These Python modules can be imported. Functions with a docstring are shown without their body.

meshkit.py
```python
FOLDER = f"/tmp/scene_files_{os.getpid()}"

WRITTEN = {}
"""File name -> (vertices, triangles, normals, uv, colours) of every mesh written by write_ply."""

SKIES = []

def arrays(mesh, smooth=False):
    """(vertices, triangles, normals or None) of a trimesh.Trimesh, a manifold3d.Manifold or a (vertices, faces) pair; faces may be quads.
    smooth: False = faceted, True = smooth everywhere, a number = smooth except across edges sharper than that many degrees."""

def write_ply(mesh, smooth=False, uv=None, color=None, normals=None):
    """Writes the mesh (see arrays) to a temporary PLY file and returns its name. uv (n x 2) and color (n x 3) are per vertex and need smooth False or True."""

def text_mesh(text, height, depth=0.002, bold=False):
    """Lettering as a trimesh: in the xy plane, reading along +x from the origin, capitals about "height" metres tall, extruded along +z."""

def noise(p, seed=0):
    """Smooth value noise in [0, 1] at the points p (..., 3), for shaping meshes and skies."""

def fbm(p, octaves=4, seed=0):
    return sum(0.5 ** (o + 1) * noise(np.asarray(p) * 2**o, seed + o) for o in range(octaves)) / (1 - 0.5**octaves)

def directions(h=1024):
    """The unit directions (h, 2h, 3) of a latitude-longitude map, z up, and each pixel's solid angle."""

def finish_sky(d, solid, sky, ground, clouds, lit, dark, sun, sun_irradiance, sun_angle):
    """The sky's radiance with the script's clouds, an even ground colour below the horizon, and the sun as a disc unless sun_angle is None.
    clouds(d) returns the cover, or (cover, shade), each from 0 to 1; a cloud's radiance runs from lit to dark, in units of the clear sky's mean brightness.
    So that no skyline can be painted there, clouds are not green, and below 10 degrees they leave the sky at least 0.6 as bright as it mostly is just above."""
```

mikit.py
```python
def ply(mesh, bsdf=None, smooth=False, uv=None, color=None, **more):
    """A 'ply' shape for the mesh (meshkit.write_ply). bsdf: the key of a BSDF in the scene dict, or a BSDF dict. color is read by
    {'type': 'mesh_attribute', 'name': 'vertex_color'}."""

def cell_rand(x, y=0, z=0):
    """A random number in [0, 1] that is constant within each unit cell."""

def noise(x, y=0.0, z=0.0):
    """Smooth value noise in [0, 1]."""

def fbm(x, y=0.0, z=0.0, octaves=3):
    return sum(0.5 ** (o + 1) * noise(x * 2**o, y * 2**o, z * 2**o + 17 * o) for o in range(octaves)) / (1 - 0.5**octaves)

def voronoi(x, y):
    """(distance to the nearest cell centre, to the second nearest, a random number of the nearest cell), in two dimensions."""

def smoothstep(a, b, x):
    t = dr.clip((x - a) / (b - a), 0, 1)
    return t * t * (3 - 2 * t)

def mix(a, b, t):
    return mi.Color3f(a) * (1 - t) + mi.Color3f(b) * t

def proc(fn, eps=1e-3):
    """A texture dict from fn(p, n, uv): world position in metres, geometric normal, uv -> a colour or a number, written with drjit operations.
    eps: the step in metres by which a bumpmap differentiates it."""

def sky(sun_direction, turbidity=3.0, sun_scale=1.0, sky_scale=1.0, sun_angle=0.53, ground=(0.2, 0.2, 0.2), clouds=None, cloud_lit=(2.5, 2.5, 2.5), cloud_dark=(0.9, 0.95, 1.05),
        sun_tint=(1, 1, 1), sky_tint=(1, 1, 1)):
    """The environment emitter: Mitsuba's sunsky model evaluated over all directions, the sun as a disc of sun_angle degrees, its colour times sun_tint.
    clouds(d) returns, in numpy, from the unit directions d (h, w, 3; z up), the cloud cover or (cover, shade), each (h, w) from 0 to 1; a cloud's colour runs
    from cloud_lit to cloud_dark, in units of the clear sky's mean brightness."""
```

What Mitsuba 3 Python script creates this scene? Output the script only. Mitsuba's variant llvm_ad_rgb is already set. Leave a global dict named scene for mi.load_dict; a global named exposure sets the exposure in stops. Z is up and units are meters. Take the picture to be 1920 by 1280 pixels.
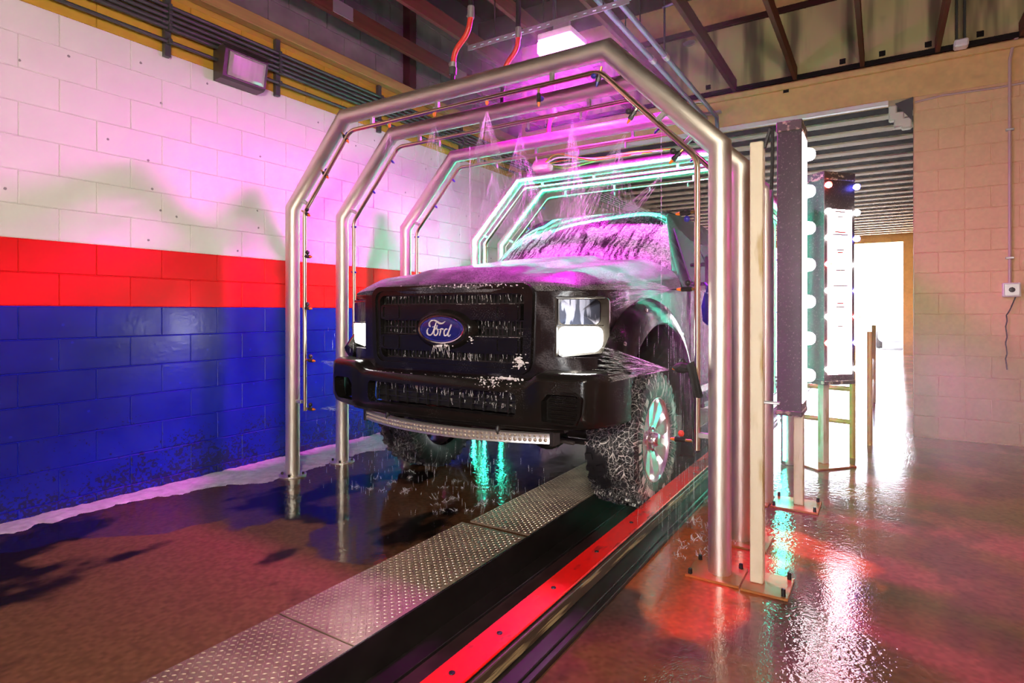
import math, random
import numpy as np
import trimesh, manifold3d as m3
import drjit as dr
import mitsuba as mi
import mikit
from mikit import proc, noise, fbm, voronoi, cell_rand, smoothstep, mix, ply
import meshkit
T = mi.ScalarTransform4f
rng = np.random.RandomState(7)
scene, labels = {}, {}

# ------------------------------------------------------------------ camera, sky, exposure
H, TH, FPX, HY = 1.2334, 0.5641, 1098.1, 584.43
exposure = 0.55
scene['camera'] = {
    'type': 'perspective', 'fov_axis': 'x', 'fov': math.degrees(2 * math.atan(960 / FPX)),
    'near_clip': 0.05, 'far_clip': 500.0, 'principal_point_offset_y': (640 - HY) / 1280,
    'to_world': T().look_at(origin=[0, 0, H], target=[-math.sin(TH), math.cos(TH), H], up=[0, 0, 1])}


def cloudy(d):
    c = 0.75 + 0.5 * (meshkit.fbm(d * 2.5, 4, 3) - 0.5)
    return np.clip(c, 0, 1), 0.35 * np.ones(d.shape[:2])


scene['sky'] = mikit.sky([0.35, 0.55, 0.75], turbidity=4.0, sun_scale=24.0, sky_scale=75.0, ground=(0.5, 0.48, 0.46),
                         clouds=cloudy, cloud_lit=(1.6, 1.55, 1.5), cloud_dark=(1.1, 1.12, 1.15), sky_tint=(1.0, 0.98, 0.95))

scene['sky']['sampling_weight'] = 14.0

# ------------------------------------------------------------------ materials
def mat(name, **k):
    """a principled material; colour may be a procedural function"""
    c = k.pop('color', (0.5, 0.5, 0.5))
    bump = k.pop('bump', None)
    d = {'type': 'principled', 'base_color': proc(c) if callable(c) else {'type': 'rgb', 'value': list(c)}}
    for a, b in k.items():
        d[a] = proc(b) if callable(b) else b
    if bump:
        d = {'type': 'bumpmap', 'arbitrary': proc(bump[0], bump[2] if len(bump) > 2 else 1e-3), 'scale': bump[1], 'bsdf': d}
    scene[name] = {'type': 'twosided', 'bsdf': d}
    return name


def lum(v):
    return mi.Float(v)


def band_paint(p):
    n = fbm(p.y * 3, p.z * 3, p.x, octaves=3)
    z = p.z
    c = mix((0.035, 0.03, 0.55), (0.02, 0.02, 0.4), n)
    c = dr.select(z > 1.268, mix((0.80, 0.006, 0.006), (0.7, 0.004, 0.004), n), mi.Color3f(0.006, 0.010, 0.55) * (0.75 + 0.5 * n))
    c = dr.select(z > 1.668, mi.Color3f(0.80, 0.78, 0.74) * (0.94 + 0.08 * n), c)
    c = dr.select(z > 3.068, mi.Color3f(0.50, 0.31, 0.05) * (0.8 + 0.4 * n), c)
    return dr.select(z > 3.53, mi.Color3f(0.12, 0.10, 0.10) * (0.7 + 0.5 * n), c)


def pits(p, c, dark=0.35, sc=9.0, th=0.075):
    """small drill holes and scuffs in painted masonry"""
    f, s, w = voronoi(p.y * sc + p.x * sc, p.z * sc)
    hole = dr.select((f < th) & (w > 0.93), mi.Float(1), mi.Float(0))
    return c * (1 - (1 - dark) * hole)


mat('mat_wall_backing', color=lambda p, n, uv: band_paint(p) * 0.8, roughness=0.55, specular=0.3)
mat('mat_white_paint', color=lambda p, n, uv: pits(p, mi.Color3f(0.80, 0.78, 0.74) * (0.93 + 0.1 * fbm(p.y * 4, p.z * 4, p.x))), roughness=0.5, specular=0.4)
mat('mat_red_paint', color=lambda p, n, uv: mix((0.85, 0.004, 0.004), (0.72, 0.004, 0.004), fbm(p.y * 3, p.z * 3)), roughness=0.5, specular=0.3)
mat('mat_blue_paint', color=lambda p, n, uv: mix(pits(p, mi.Color3f(0.003, 0.007, 0.26) * (0.55 + 0.9 * fbm(p.y * 2.2, p.z * 3 + 4, octaves=4)), 1.6), (0.008, 0.007, 0.010), dr.select(fbm(p.y * 75, p.z * 90, 2.0, octaves=4) + 0.5 * (fbm(p.y * 3.0, p.z * 6, 1.0) - 0.5) > 0.40 + 1.0 * p.z, mi.Float(0.75), mi.Float(0))), roughness=lambda p, n, uv: 0.28 + 0.2 * fbm(p.y * 7, p.z * 7),
    specular=0.5, bump=(lambda p, n, uv: fbm(p.y * 45, p.z * 45, octaves=2), 0.0012))
mat('mat_mustard_paint', color=lambda p, n, uv: mi.Color3f(0.52, 0.30, 0.035) * (0.75 + 0.5 * fbm(p.y * 2.5, p.z * 5, p.x)), roughness=0.55, specular=0.3)
mat('mat_raw_block', color=lambda p, n, uv: mi.Color3f(0.17, 0.14, 0.14) * (0.7 + 0.6 * fbm(p.y * 9 + p.x * 9, p.z * 9)), roughness=0.9, specular=0.1)
mat('mat_tan_block', color=lambda p, n, uv: mix((0.70, 0.45, 0.24), (0.61, 0.39, 0.22), fbm(p.x * 1.5, p.z * 1.5, 3.0)) * (0.94 + 0.12 * fbm(p.x * 40, p.z * 40)), roughness=0.6, specular=0.3)
mat('mat_tan_concrete', color=lambda p, n, uv: mix((0.68, 0.44, 0.18), (0.58, 0.37, 0.16), fbm(p.x * 2, p.z * 6, p.y)) * (0.9 + 0.2 * fbm(p.x * 22, p.z * 22)), roughness=0.65, specular=0.25)
def stained(p, n, uv):
    s = fbm(p.x * 7, p.z * 0.7, 1.3, octaves=4)
    k = fbm(p.x * 2.2, p.z * 2.2, 7.7, octaves=4)
    c = mix((0.56, 0.46, 0.23), (0.16, 0.12, 0.07), smoothstep(0.42, 0.72, s))
    c = mix(c, (0.07, 0.05, 0.035), 0.8 * smoothstep(0.56, 0.75, k))
    return c
mat('mat_stained_panel', color=stained, roughness=0.8, specular=0.15)
mat('mat_joist_wood', color=lambda p, n, uv: mix((0.11, 0.042, 0.018), (0.05, 0.02, 0.012), fbm(p.x * 30, p.y * 1.5, p.z * 30)), roughness=0.7, specular=0.2)
mat('mat_dark_wood', color=lambda p, n, uv: mix((0.060, 0.016, 0.012), (0.028, 0.009, 0.008), fbm(p.x * 2, p.y * 7, p.z * 8)), roughness=0.75, specular=0.2)
mat('mat_ledger_wood', color=lambda p, n, uv: mix((0.40, 0.25, 0.08), (0.26, 0.16, 0.06), fbm(p.x * 20, p.y * 1.2, p.z * 30)), roughness=0.7, specular=0.2)
mat('mat_cream_joist', color=lambda p, n, uv: mi.Color3f(0.94, 0.84, 0.66) * (0.9 + 0.25 * fbm(p.x * 5, p.y * 5, p.z * 5)), roughness=0.6)
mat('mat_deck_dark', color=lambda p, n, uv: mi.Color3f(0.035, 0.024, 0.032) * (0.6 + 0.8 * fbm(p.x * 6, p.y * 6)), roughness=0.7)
mat('mat_tunnel_white', color=lambda p, n, uv: mi.Color3f(0.74, 0.73, 0.72) * (0.9 + 0.15 * fbm(p.y * 2, p.z * 2)) * dr.select((dr.abs(p.z * 5 - dr.round(p.z * 5)) < 0.025), mi.Float(0.75), mi.Float(1)), roughness=0.5)


def floor_color(p, n, uv, right_side=False):
    a = fbm(p.x * 0.9 + 3, p.y * 0.7, 0.0, octaves=4)
    b = fbm(p.x * 3.1, p.y * 2.1, 5.0, octaves=4)
    g = 0.8 + 0.4 * noise(p.x * 60, p.y * 60)
    left = mix((0.030, 0.020, 0.008), (0.135, 0.062, 0.028), smoothstep(0.36, 0.56, a))
    left = mix(left, (0.010, 0.007, 0.006), smoothstep(0.52, 0.66, b))
    # the slab on the open side of the pit: redder concrete with olive streaks and rust round the post feet
    k = fbm(p.x * 0.8, p.y * 2.4, 9.0, octaves=4)
    right = mix((0.15, 0.048, 0.032), (0.095, 0.055, 0.018), smoothstep(0.44, 0.60, k))
    right = mix(right, (0.07, 0.03, 0.022), smoothstep(0.52, 0.68, b))
    r = dr.sqrt(dr.square((p.x + 0.75) * 1.2) + dr.square((p.y - 2.9) * 0.7)) + 1.1 * (b - 0.5)
    right = mix(right, (0.36, 0.075, 0.02), smoothstep(0.62, 0.45, r))
    return (right if right_side else left) * g


def floor_rough(p, n, uv):
    wet = fbm(p.x * 1.1 + 9, p.y * 0.9 + 2, 1.0, octaves=3)
    return 0.04 + 0.11 * smoothstep(0.42, 0.65, wet)


def floor_bump(p, n, uv):
    pud = smoothstep(0.5, 0.65, fbm(p.x * 0.8 + 4, p.y * 0.8, 2.0))
    return (fbm(p.x * 26, p.y * 26, octaves=2) * 1.0 + 0.6 * fbm(p.x * 75, p.y * 75, octaves=2)) * (0.35 + 0.65 * pud)


def wet_mask(p):
    """standing water on the left slab, with a ragged edge"""
    d = dr.minimum(1.15 + 2.0 * (p.x + 3.75), 2.05)
    k = (p.y - d) + 1.1 * (fbm(p.x * 1.6 + 2, p.y * 1.6, 4.0, octaves=4) - 0.5)
    return smoothstep(-0.02, 0.05, k)


mat('mat_floor_dry', color=floor_color, roughness=0.45, specular=0.06, bump=(floor_bump, 0.0012))
mat('mat_floor_wet', color=lambda p, n, uv: floor_color(p, n, uv) * 0.55, roughness=0.07, specular=0.35, bump=(floor_bump, 0.0012))
scene['mat_floor'] = {'type': 'blendbsdf', 'weight': proc(lambda p, n, uv: wet_mask(p)), 'dry': scene.pop('mat_floor_dry'), 'wet': scene.pop('mat_floor_wet')}
mat('mat_floor_right', color=lambda p, n, uv: floor_color(p, n, uv, True), roughness=lambda p, n, uv: 0.025 + 0.07 * smoothstep(0.42, 0.68, fbm(p.x * 1.1 + 9, p.y * 0.9 + 2, 1.0)), specular=0.6,
    bump=(lambda p, n, uv: fbm(p.x * 60, p.y * 60, octaves=2) * (0.4 + 0.9 * smoothstep(0.45, 0.6, fbm(p.x * 1.3, p.y * 1.3, 5.0))) + 0.25 * noise(p.x * 210, p.y * 210), 0.0011, 6e-4))
mat('mat_pit', color=lambda p, n, uv: mi.Color3f(0.035, 0.018, 0.018) * (0.6 + 0.8 * fbm(p.x * 9, p.y * 9)), roughness=0.15, specular=0.6)
mat('mat_black_steel', color=lambda p, n, uv: mi.Color3f(0.010, 0.008, 0.007) * (0.6 + 0.9 * fbm(p.x * 8, p.y * 8, p.z * 8)), roughness=0.3, specular=0.3)
mat('mat_rail_red', color=lambda p, n, uv: mix((0.85, 0.006, 0.004), (0.35, 0.01, 0.008), smoothstep(0.60, 0.72, fbm(p.x * 14, p.y * 5, 2.0, octaves=4))), roughness=0.3, specular=0.5)
mat('mat_rail_side', color=lambda p, n, uv: mix((0.05, 0.03, 0.018), (0.30, 0.22, 0.11), smoothstep(0.56, 0.7, fbm(p.y * 3, p.z * 40, 2.0, octaves=4))), roughness=0.4, specular=0.5)
mat('mat_tread_plate', color=lambda p, n, uv: mix((0.36, 0.28, 0.20), (0.18, 0.12, 0.085), smoothstep(0.35, 0.7, fbm(p.x * 3, p.y * 3, 8.0, octaves=4))), metallic=0.5, roughness=0.35, specular=0.5)
mat('mat_tread_lug', color=lambda p, n, uv: mix((0.58, 0.48, 0.36), (0.36, 0.27, 0.20), fbm(p.x * 3, p.y * 3, 8.0, octaves=4)), metallic=0.7, roughness=0.3)
mat('mat_stainless', color=(0.86, 0.81, 0.70), metallic=1.0, roughness=lambda p, n, uv: 0.40 + 0.14 * fbm(p.x * 9, p.y * 9, p.z * 9), bump=(lambda p, n, uv: fbm(p.x * 14, p.y * 14, p.z * 9, octaves=2), 0.0006))
mat('mat_thin_pipe', color=(0.78, 0.68, 0.45), metallic=1.0, roughness=0.22)
mat('mat_yellow_pipe', color=(0.62, 0.42, 0.05), metallic=0.6, roughness=0.3)
mat('mat_zinc', color=(0.55, 0.54, 0.53), metallic=0.8, roughness=0.4)
mat('mat_brass', color=(0.65, 0.45, 0.16), metallic=0.9, roughness=0.3)
mat('mat_black_plastic', color=(0.02, 0.018, 0.018), roughness=0.35)
mat('mat_blue_plastic', color=(0.03, 0.025, 0.28), roughness=0.35)
mat('mat_orange_tip', color=(0.85, 0.22, 0.02), roughness=0.4)
mat('mat_red_rubber', color=(0.62, 0.045, 0.03), roughness=0.4)
mat('mat_black_rubber', color=(0.02, 0.02, 0.022), roughness=0.5)
mat('mat_conduit', color=(0.07, 0.075, 0.07), metallic=0.3, roughness=0.35)
mat('mat_grey_conduit', color=(0.20, 0.22, 0.30), metallic=0.3, roughness=0.45)
mat('mat_pink_conduit', color=(0.48, 0.33, 0.30), roughness=0.5)
mat('mat_bronze_box', color=(0.045, 0.035, 0.03), roughness=0.4)
mat('mat_wallpack_lens', color=lambda p, n, uv: mi.Color3f(0.40, 0.35, 0.36) * (0.8 + 0.3 * noise(p.y * 60, p.z * 4)), roughness=0.08, specular=0.7)
mat('mat_sign_black', color=lambda p, n, uv: mix((0.035, 0.032, 0.03), (0.16, 0.14, 0.12), smoothstep(0.6, 0.78, fbm(p.x * 160, p.y * 160, p.z * 90, octaves=4))), roughness=0.35, specular=0.5)
mat('mat_sign_cap', color=lambda p, n, uv: mix((0.05, 0.045, 0.035), (0.35, 0.3, 0.2), smoothstep(0.5, 0.7, fbm(p.x * 40, p.y * 40, p.z * 40))), roughness=0.5)
mat('mat_cream_post', color=lambda p, n, uv: mix((0.66, 0.58, 0.42), (0.45, 0.33, 0.14), smoothstep(0.5, 0.72, fbm(p.x * 20, p.y * 20, p.z * 4, octaves=4))), roughness=0.4)
mat('mat_rust_plate', color=lambda p, n, uv: mix((0.42, 0.07, 0.02), (0.20, 0.12, 0.03), fbm(p.x * 16, p.y * 16, 1.0)), roughness=0.25, specular=0.6)
mat('mat_yellow_paint', color=lambda p, n, uv: mix((0.62, 0.40, 0.05), (0.4, 0.25, 0.06), fbm(p.x * 12, p.y * 12, p.z * 8)), roughness=0.4)
mat('mat_white_plastic', color=(0.75, 0.73, 0.7), roughness=0.4)
mat('mat_cream_plastic', color=(0.62, 0.58, 0.48), roughness=0.45)
mat('mat_dark_plate', color=(0.055, 0.05, 0.05), roughness=0.5)
mat('mat_black_cloth', color=lambda p, n, uv: mi.Color3f(0.018, 0.016, 0.015) * (0.8 + 0.5 * noise(p.x * 400, p.y * 400, p.z * 400)), roughness=0.9)
mat('mat_floor_foam', color=lambda p, n, uv: mi.Color3f(0.55, 0.53, 0.56) * (0.6 + 0.6 * fbm(p.x * 30, p.y * 30, p.z * 30)), roughness=0.45, specular=0.4)
mat('mat_foam', color=lambda p, n, uv: mi.Color3f(0.86, 0.84, 0.86) * (0.85 + 0.2 * fbm(p.x * 30, p.y * 30, p.z * 30)), roughness=0.5, specular=0.4)
scene['mat_water'] = {'type': 'principledthin', 'base_color': {'type': 'rgb', 'value': [0.95, 0.95, 0.97]}, 'roughness': 0.3, 'diff_trans': 1.0, 'spec_trans': 0.0}
mat('mat_asphalt', color=lambda p, n, uv: mi.Color3f(0.42, 0.41, 0.40) * (0.85 + 0.3 * fbm(p.x * 3, p.y * 3)), roughness=0.6)
mat('mat_roof', color=(0.10, 0.08, 0.08), roughness=0.8)
MAG = np.array([1.0, 0.008, 0.80])
TEAL = np.array([0.02, 1.0, 0.62])


def glow(rgb, w=1.0):
    return {'emitter': {'type': 'area', 'sampling_weight': float(w), 'radiance': {'type': 'rgb', 'value': [float(x) for x in rgb]}}}


# ------------------------------------------------------------------ mesh helpers
def cat(*ms):
    ms = [m for g in ms for m in (g if isinstance(g, (list, tuple)) else [g])]
    vs, fs, o = [], [], 0
    for m in ms:
        vs.append(np.asarray(m.vertices)); fs.append(np.asarray(m.faces) + o); o += len(m.vertices)
    return trimesh.Trimesh(np.vstack(vs), np.vstack(fs), process=False)


def TM(v, f):
    f = np.asarray(f, int)
    if f.shape[1] == 4:
        f = np.vstack([f[:, [0, 1, 2]], f[:, [0, 2, 3]]])
    return trimesh.Trimesh(np.asarray(v, float), f, process=False)


BOXF = [[0, 2, 3, 1], [4, 5, 7, 6], [0, 1, 5, 4], [2, 6, 7, 3], [0, 4, 6, 2], [1, 3, 7, 5]]


def box(x0, x1, y0, y1, z0, z1, b=0.0):
    if b <= 0:
        v = [[x, y, z] for z in (z0, z1) for y in (y0, y1) for x in (x0, x1)]
        return TM(v, BOXF)
    v = []
    for x, sx in ((x0, 1), (x1, -1)):
        for y, sy in ((y0, 1), (y1, -1)):
            for z, sz in ((z0, 1), (z1, -1)):
                v += [[x, y + sy * b, z + sz * b], [x + sx * b, y, z + sz * b], [x + sx * b, y + sy * b, z]]
    return trimesh.convex.convex_hull(np.array(v))


def hull(pts):
    return trimesh.convex.convex_hull(np.array(pts, float))


def man(m):
    """trimesh -> manifold"""
    m = trimesh.Trimesh(m.vertices, m.faces, process=True)
    m.merge_vertices()
    return m3.Manifold(m3.Mesh(np.asarray(m.vertices, np.float32), np.asarray(m.faces, np.uint32)))


def unman(M):
    q = M.to_mesh()
    return TM(np.array(q.vert_properties[:, :3]), np.array(q.tri_verts))


def mcyl_x(r, x0, x1, y, z, n=48):
    c = trimesh.creation.cylinder(radius=r, height=x1 - x0, sections=n)
    v = np.asarray(c.vertices)[:, [2, 0, 1]]
    return man(TM(v + [(x0 + x1) / 2, y, z], c.faces))


def fillet(pts, r, n=6):
    pts = [np.asarray(p, float) for p in pts]
    out = [pts[0]]
    for i in range(1, len(pts) - 1):
        a, b, c = pts[i - 1], pts[i], pts[i + 1]
        u, w = (a - b) / np.linalg.norm(a - b), (c - b) / np.linalg.norm(c - b)
        ang = math.acos(np.clip(np.dot(u, w), -1, 1))
        if math.pi - ang < 1e-3:
            out.append(b); continue
        d = min(r / math.tan(ang / 2), 0.49 * np.linalg.norm(a - b), 0.49 * np.linalg.norm(c - b))
        p0, p1 = b + u * d, b + w * d
        for k in range(n + 1):
            t = k / n
            out.append((1 - t) ** 2 * p0 + 2 * t * (1 - t) * b + t * t * p1)
    out.append(pts[-1])
    return np.array(out)


def tube(pts, r, n=10, caps=True):
    """a swept round tube with mitred corners; r may be a list"""
    pts = np.asarray(pts, float)
    m = len(pts)
    r = np.broadcast_to(np.asarray(r, float), m)
    seg = pts[1:] - pts[:-1]
    seg /= np.maximum(np.linalg.norm(seg, axis=1, keepdims=True), 1e-12)
    t0 = seg[0]
    ref = np.array([0, 0, 1.0]) if abs(t0[2]) < 0.9 else np.array([0, 1.0, 0])
    nx = np.cross(ref, t0); nx /= np.linalg.norm(nx)
    ang = np.arange(n) * 2 * np.pi / n
    rings = []
    for i in range(m):
        if i > 0 and i < m:
            a, b = seg[i - 1], seg[min(i, m - 2)]
        else:
            a = b = seg[0]
        # ring perpendicular to incoming a, then sheared on to the mitre plane
        ny = np.cross(a, nx); ny /= np.linalg.norm(ny)
        ring = r[i] * (np.cos(ang)[:, None] * nx + np.sin(ang)[:, None] * ny)
        pl = a + b
        pl /= np.linalg.norm(pl)
        den = np.dot(a, pl)
        if abs(den) > 0.2:
            ring = ring - (ring @ pl)[:, None] / den * a
        rings.append(pts[i] + ring)
        # transport to outgoing segment
        nx = nx - np.dot(nx, b) * b if np.dot(a, b) > 0.999999 else nx - (np.dot(nx, b) / (1 + np.dot(a, b))) * (a + b)
        nx /= np.linalg.norm(nx)
    v = np.vstack(rings)
    f = []
    for i in range(m - 1):
        for k in range(n):
            f.append([i * n + k, i * n + (k + 1) % n, (i + 1) * n + (k + 1) % n, (i + 1) * n + k])
    me = TM(v, f)
    if caps:
        v2 = np.vstack([v, pts[0], pts[-1]])
        c = [[len(v), (k + 1) % n, k] for k in range(n)] + [[len(v) + 1, (m - 1) * n + k, (m - 1) * n + (k + 1) % n] for k in range(n)]
        me = TM(v2, np.vstack([me.faces, c]))
    return me


def lathe(prof, n=24, axis='z', at=(0, 0, 0)):
    prof = np.asarray(prof, float)
    a = np.arange(n) * 2 * np.pi / n
    v = np.stack([prof[:, :1] * np.cos(a), prof[:, :1] * np.sin(a), np.repeat(prof[:, 1:2], n, 1)], -1)
    m = len(prof)
    f = [[i * n + k, i * n + (k + 1) % n, (i + 1) * n + (k + 1) % n, (i + 1) * n + k] for i in range(m - 1) for k in range(n)]
    v = v.reshape(-1, 3)
    if axis == 'x':
        v = v[:, [2, 0, 1]]
    elif axis == 'y':
        v = v[:, [1, 2, 0]]
    return TM(v + np.asarray(at), f)


def ext(poly, h, center=False):
    import shapely
    g = shapely.Polygon(poly) if not hasattr(poly, 'geom_type') else poly
    m = trimesh.creation.extrude_polygon(g, h, engine='earcut')
    return TM(m.vertices, m.faces)


def xf(m, M):
    v = np.asarray(m.vertices) @ np.asarray(M)[:3, :3].T + np.asarray(M)[:3, 3]
    f = np.asarray(m.faces)
    if np.linalg.det(np.asarray(M)[:3, :3]) < 0:
        f = f[:, ::-1]
    return trimesh.Trimesh(v, f, process=False)


def mv(m, x=0, y=0, z=0):
    return trimesh.Trimesh(np.asarray(m.vertices) + [x, y, z], m.faces, process=False)


def frame(origin, xdir, up=(0, 0, 1)):
    """matrix with local x along xdir, local z near up"""
    x = np.asarray(xdir, float); x /= np.linalg.norm(x)
    u = np.asarray(up, float)
    if abs(np.dot(x, u)) > 0.97:
        u = np.array([0, 1.0, 0]) if abs(x[1]) < 0.9 else np.array([1.0, 0, 0])
    y = np.cross(u, x); y /= np.linalg.norm(y)
    z = np.cross(x, y)
    M = np.eye(4); M[:3, 0], M[:3, 1], M[:3, 2], M[:3, 3] = x, y, z, origin
    return M


def rotz(a, o=(0, 0, 0)):
    M = np.eye(4); c, s = math.cos(a), math.sin(a)
    M[:2, :2] = [[c, -s], [s, c]]; M[:3, 3] = o
    return M


# ------------------------------------------------------------------ naming
used = {}


def uniq(key):
    n = used.get(key, 0)
    used[key] = n + 1
    return key if n == 0 else f'{key}_{n:03d}'


def put(key, mesh, m, smooth=False, to=None, **more):
    """one entry of the scene; returns its key"""
    key = key if key in labels and key not in scene else uniq(key)
    d = mesh if isinstance(mesh, dict) else ply(mesh, None, smooth)
    d = {**d, 'bsdf': {'type': 'ref', 'id': m}, **more}
    if to is not None:
        d['to_world'] = T(np.asarray(to, float).tolist())
    scene[key] = d
    return key


def lab(key, label, cat=None, group=None, kind=None):
    d = {'label': label} if label else {}
    if cat: d['category'] = cat
    if group: d['group'] = group
    if kind: d['kind'] = kind
    labels[key] = d
    return key


def struct(key, mesh, m, label=None, smooth=False, **k):
    key = put(key, mesh, m, smooth, **k)
    lab(key, label, None, None, 'structure')
    return key
# ================================================================== THE SETTING
XL, YB, XE = -4.29, 7.03, 0.26
CO = 0.2            # course height
# ---- floor with the conveyor pit
fl = cat(box(-4.6, -1.63, -3.0, 21.0, -0.4, 0.0), box(-1.63, -1.0, -3.0, 21.0, -0.4, -0.16),
         box(-1.63, -1.0, 12.0, 21.0, -0.4, 0.0))
struct('floor', fl, 'mat_floor', 'wet brown stained concrete floor with puddles')
struct('floor__right_slab', box(-1.0, 4.2, -3.0, 21.0, -0.4, 0.0), 'mat_floor_right')
labels['floor__right_slab'] = {'label': 'reddish wet concrete on the open side of the pit'}
struct('floor__pit_bottom', box(-1.62, -1.0, -2.9, 12.0, -0.16, -0.15), 'mat_pit', 'dark wet bottom of the conveyor pit')
labels['floor__pit_bottom'] = {'label': 'dark wet bottom of the conveyor pit'}
struct('ground_outside', cat(box(-40, 40, 21.0, 80, -0.45, -0.05), box(-40, 40, -60, -3.0, -0.45, -0.02)), 'mat_asphalt', 'pale sunlit pavement outside the bay openings')

# ---- left wall: backing and blocks
struct('wall_left', cat(box(XL - 0.2, XL - 0.006, -3.0, 7.6, -0.1, 5.2)), 'mat_wall_backing', 'block side wall painted in white, red and blue bands')
struct('wall_left_tunnel', box(XL - 0.2, XL - 0.004, 7.6, 20.2, -0.1, 4.4), 'mat_tunnel_white', 'white painted side wall beyond the wash opening')
blk = box(-0.02, 0.0, -0.1985, 0.1985, -0.0975, 0.0975, 0.004)
blk_ply = ply(blk)
half_ply = {}


def block_at(key, y0, y1, z0, z1, m, face_x, normal='x'):
    w, h = y1 - y0 - 0.004, z1 - z0 - 0.004
    k = (round(w, 3), round(h, 3), normal)
    if k not in half_ply:
        g = box(-0.02, 0.0, -w / 2, w / 2, -h / 2, h / 2, 0.0035)
        if normal == 'y':
            g = xf(g, rotz(-math.pi / 2))
        half_ply[k] = ply(g)
    M = np.eye(4)
    M[:3, 3] = (face_x, (y0 + y1) / 2, (z0 + z1) / 2) if normal == 'x' else ((y0 + y1) / 2, face_x, (z0 + z1) / 2)
    put(key, half_ply[k], m, to=M)


zs = [0.068 + CO * i for i in range(-1, 18)]
zs[0] = 0.0
for i in range(len(zs) - 1):
    z0, z1 = zs[i], zs[i + 1]
    zc = (z0 + z1) / 2
    m = 'mat_blue_paint' if zc < 1.268 else 'mat_red_paint' if zc < 1.668 else 'mat_white_paint' if zc < 3.068 else 'mat_mustard_paint'
    if z1 > 3.47: z1 = 3.50
    y = 0.95 + (0.203 if i % 2 else 0.0)
    ys = [0.95] + list(np.arange(y, 7.0, 0.406)[(0 if i % 2 else 1):]) + [7.02]
    for a, b in zip(ys[:-1], ys[1:]):
        if b - a > 0.05:
            block_at('wall_left__block', a, b, z0, z1, m, XL + 0.001 * rng.rand())
for i in range(5):
    z0 = 3.62 + CO * i
    for a in np.arange(2.2 + (0.2 if i % 2 else 0), 6.6, 0.406):
        block_at('wall_left__block', a, a + 0.406, z0, z0 + CO, 'mat_raw_block', XL + 0.002)
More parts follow.
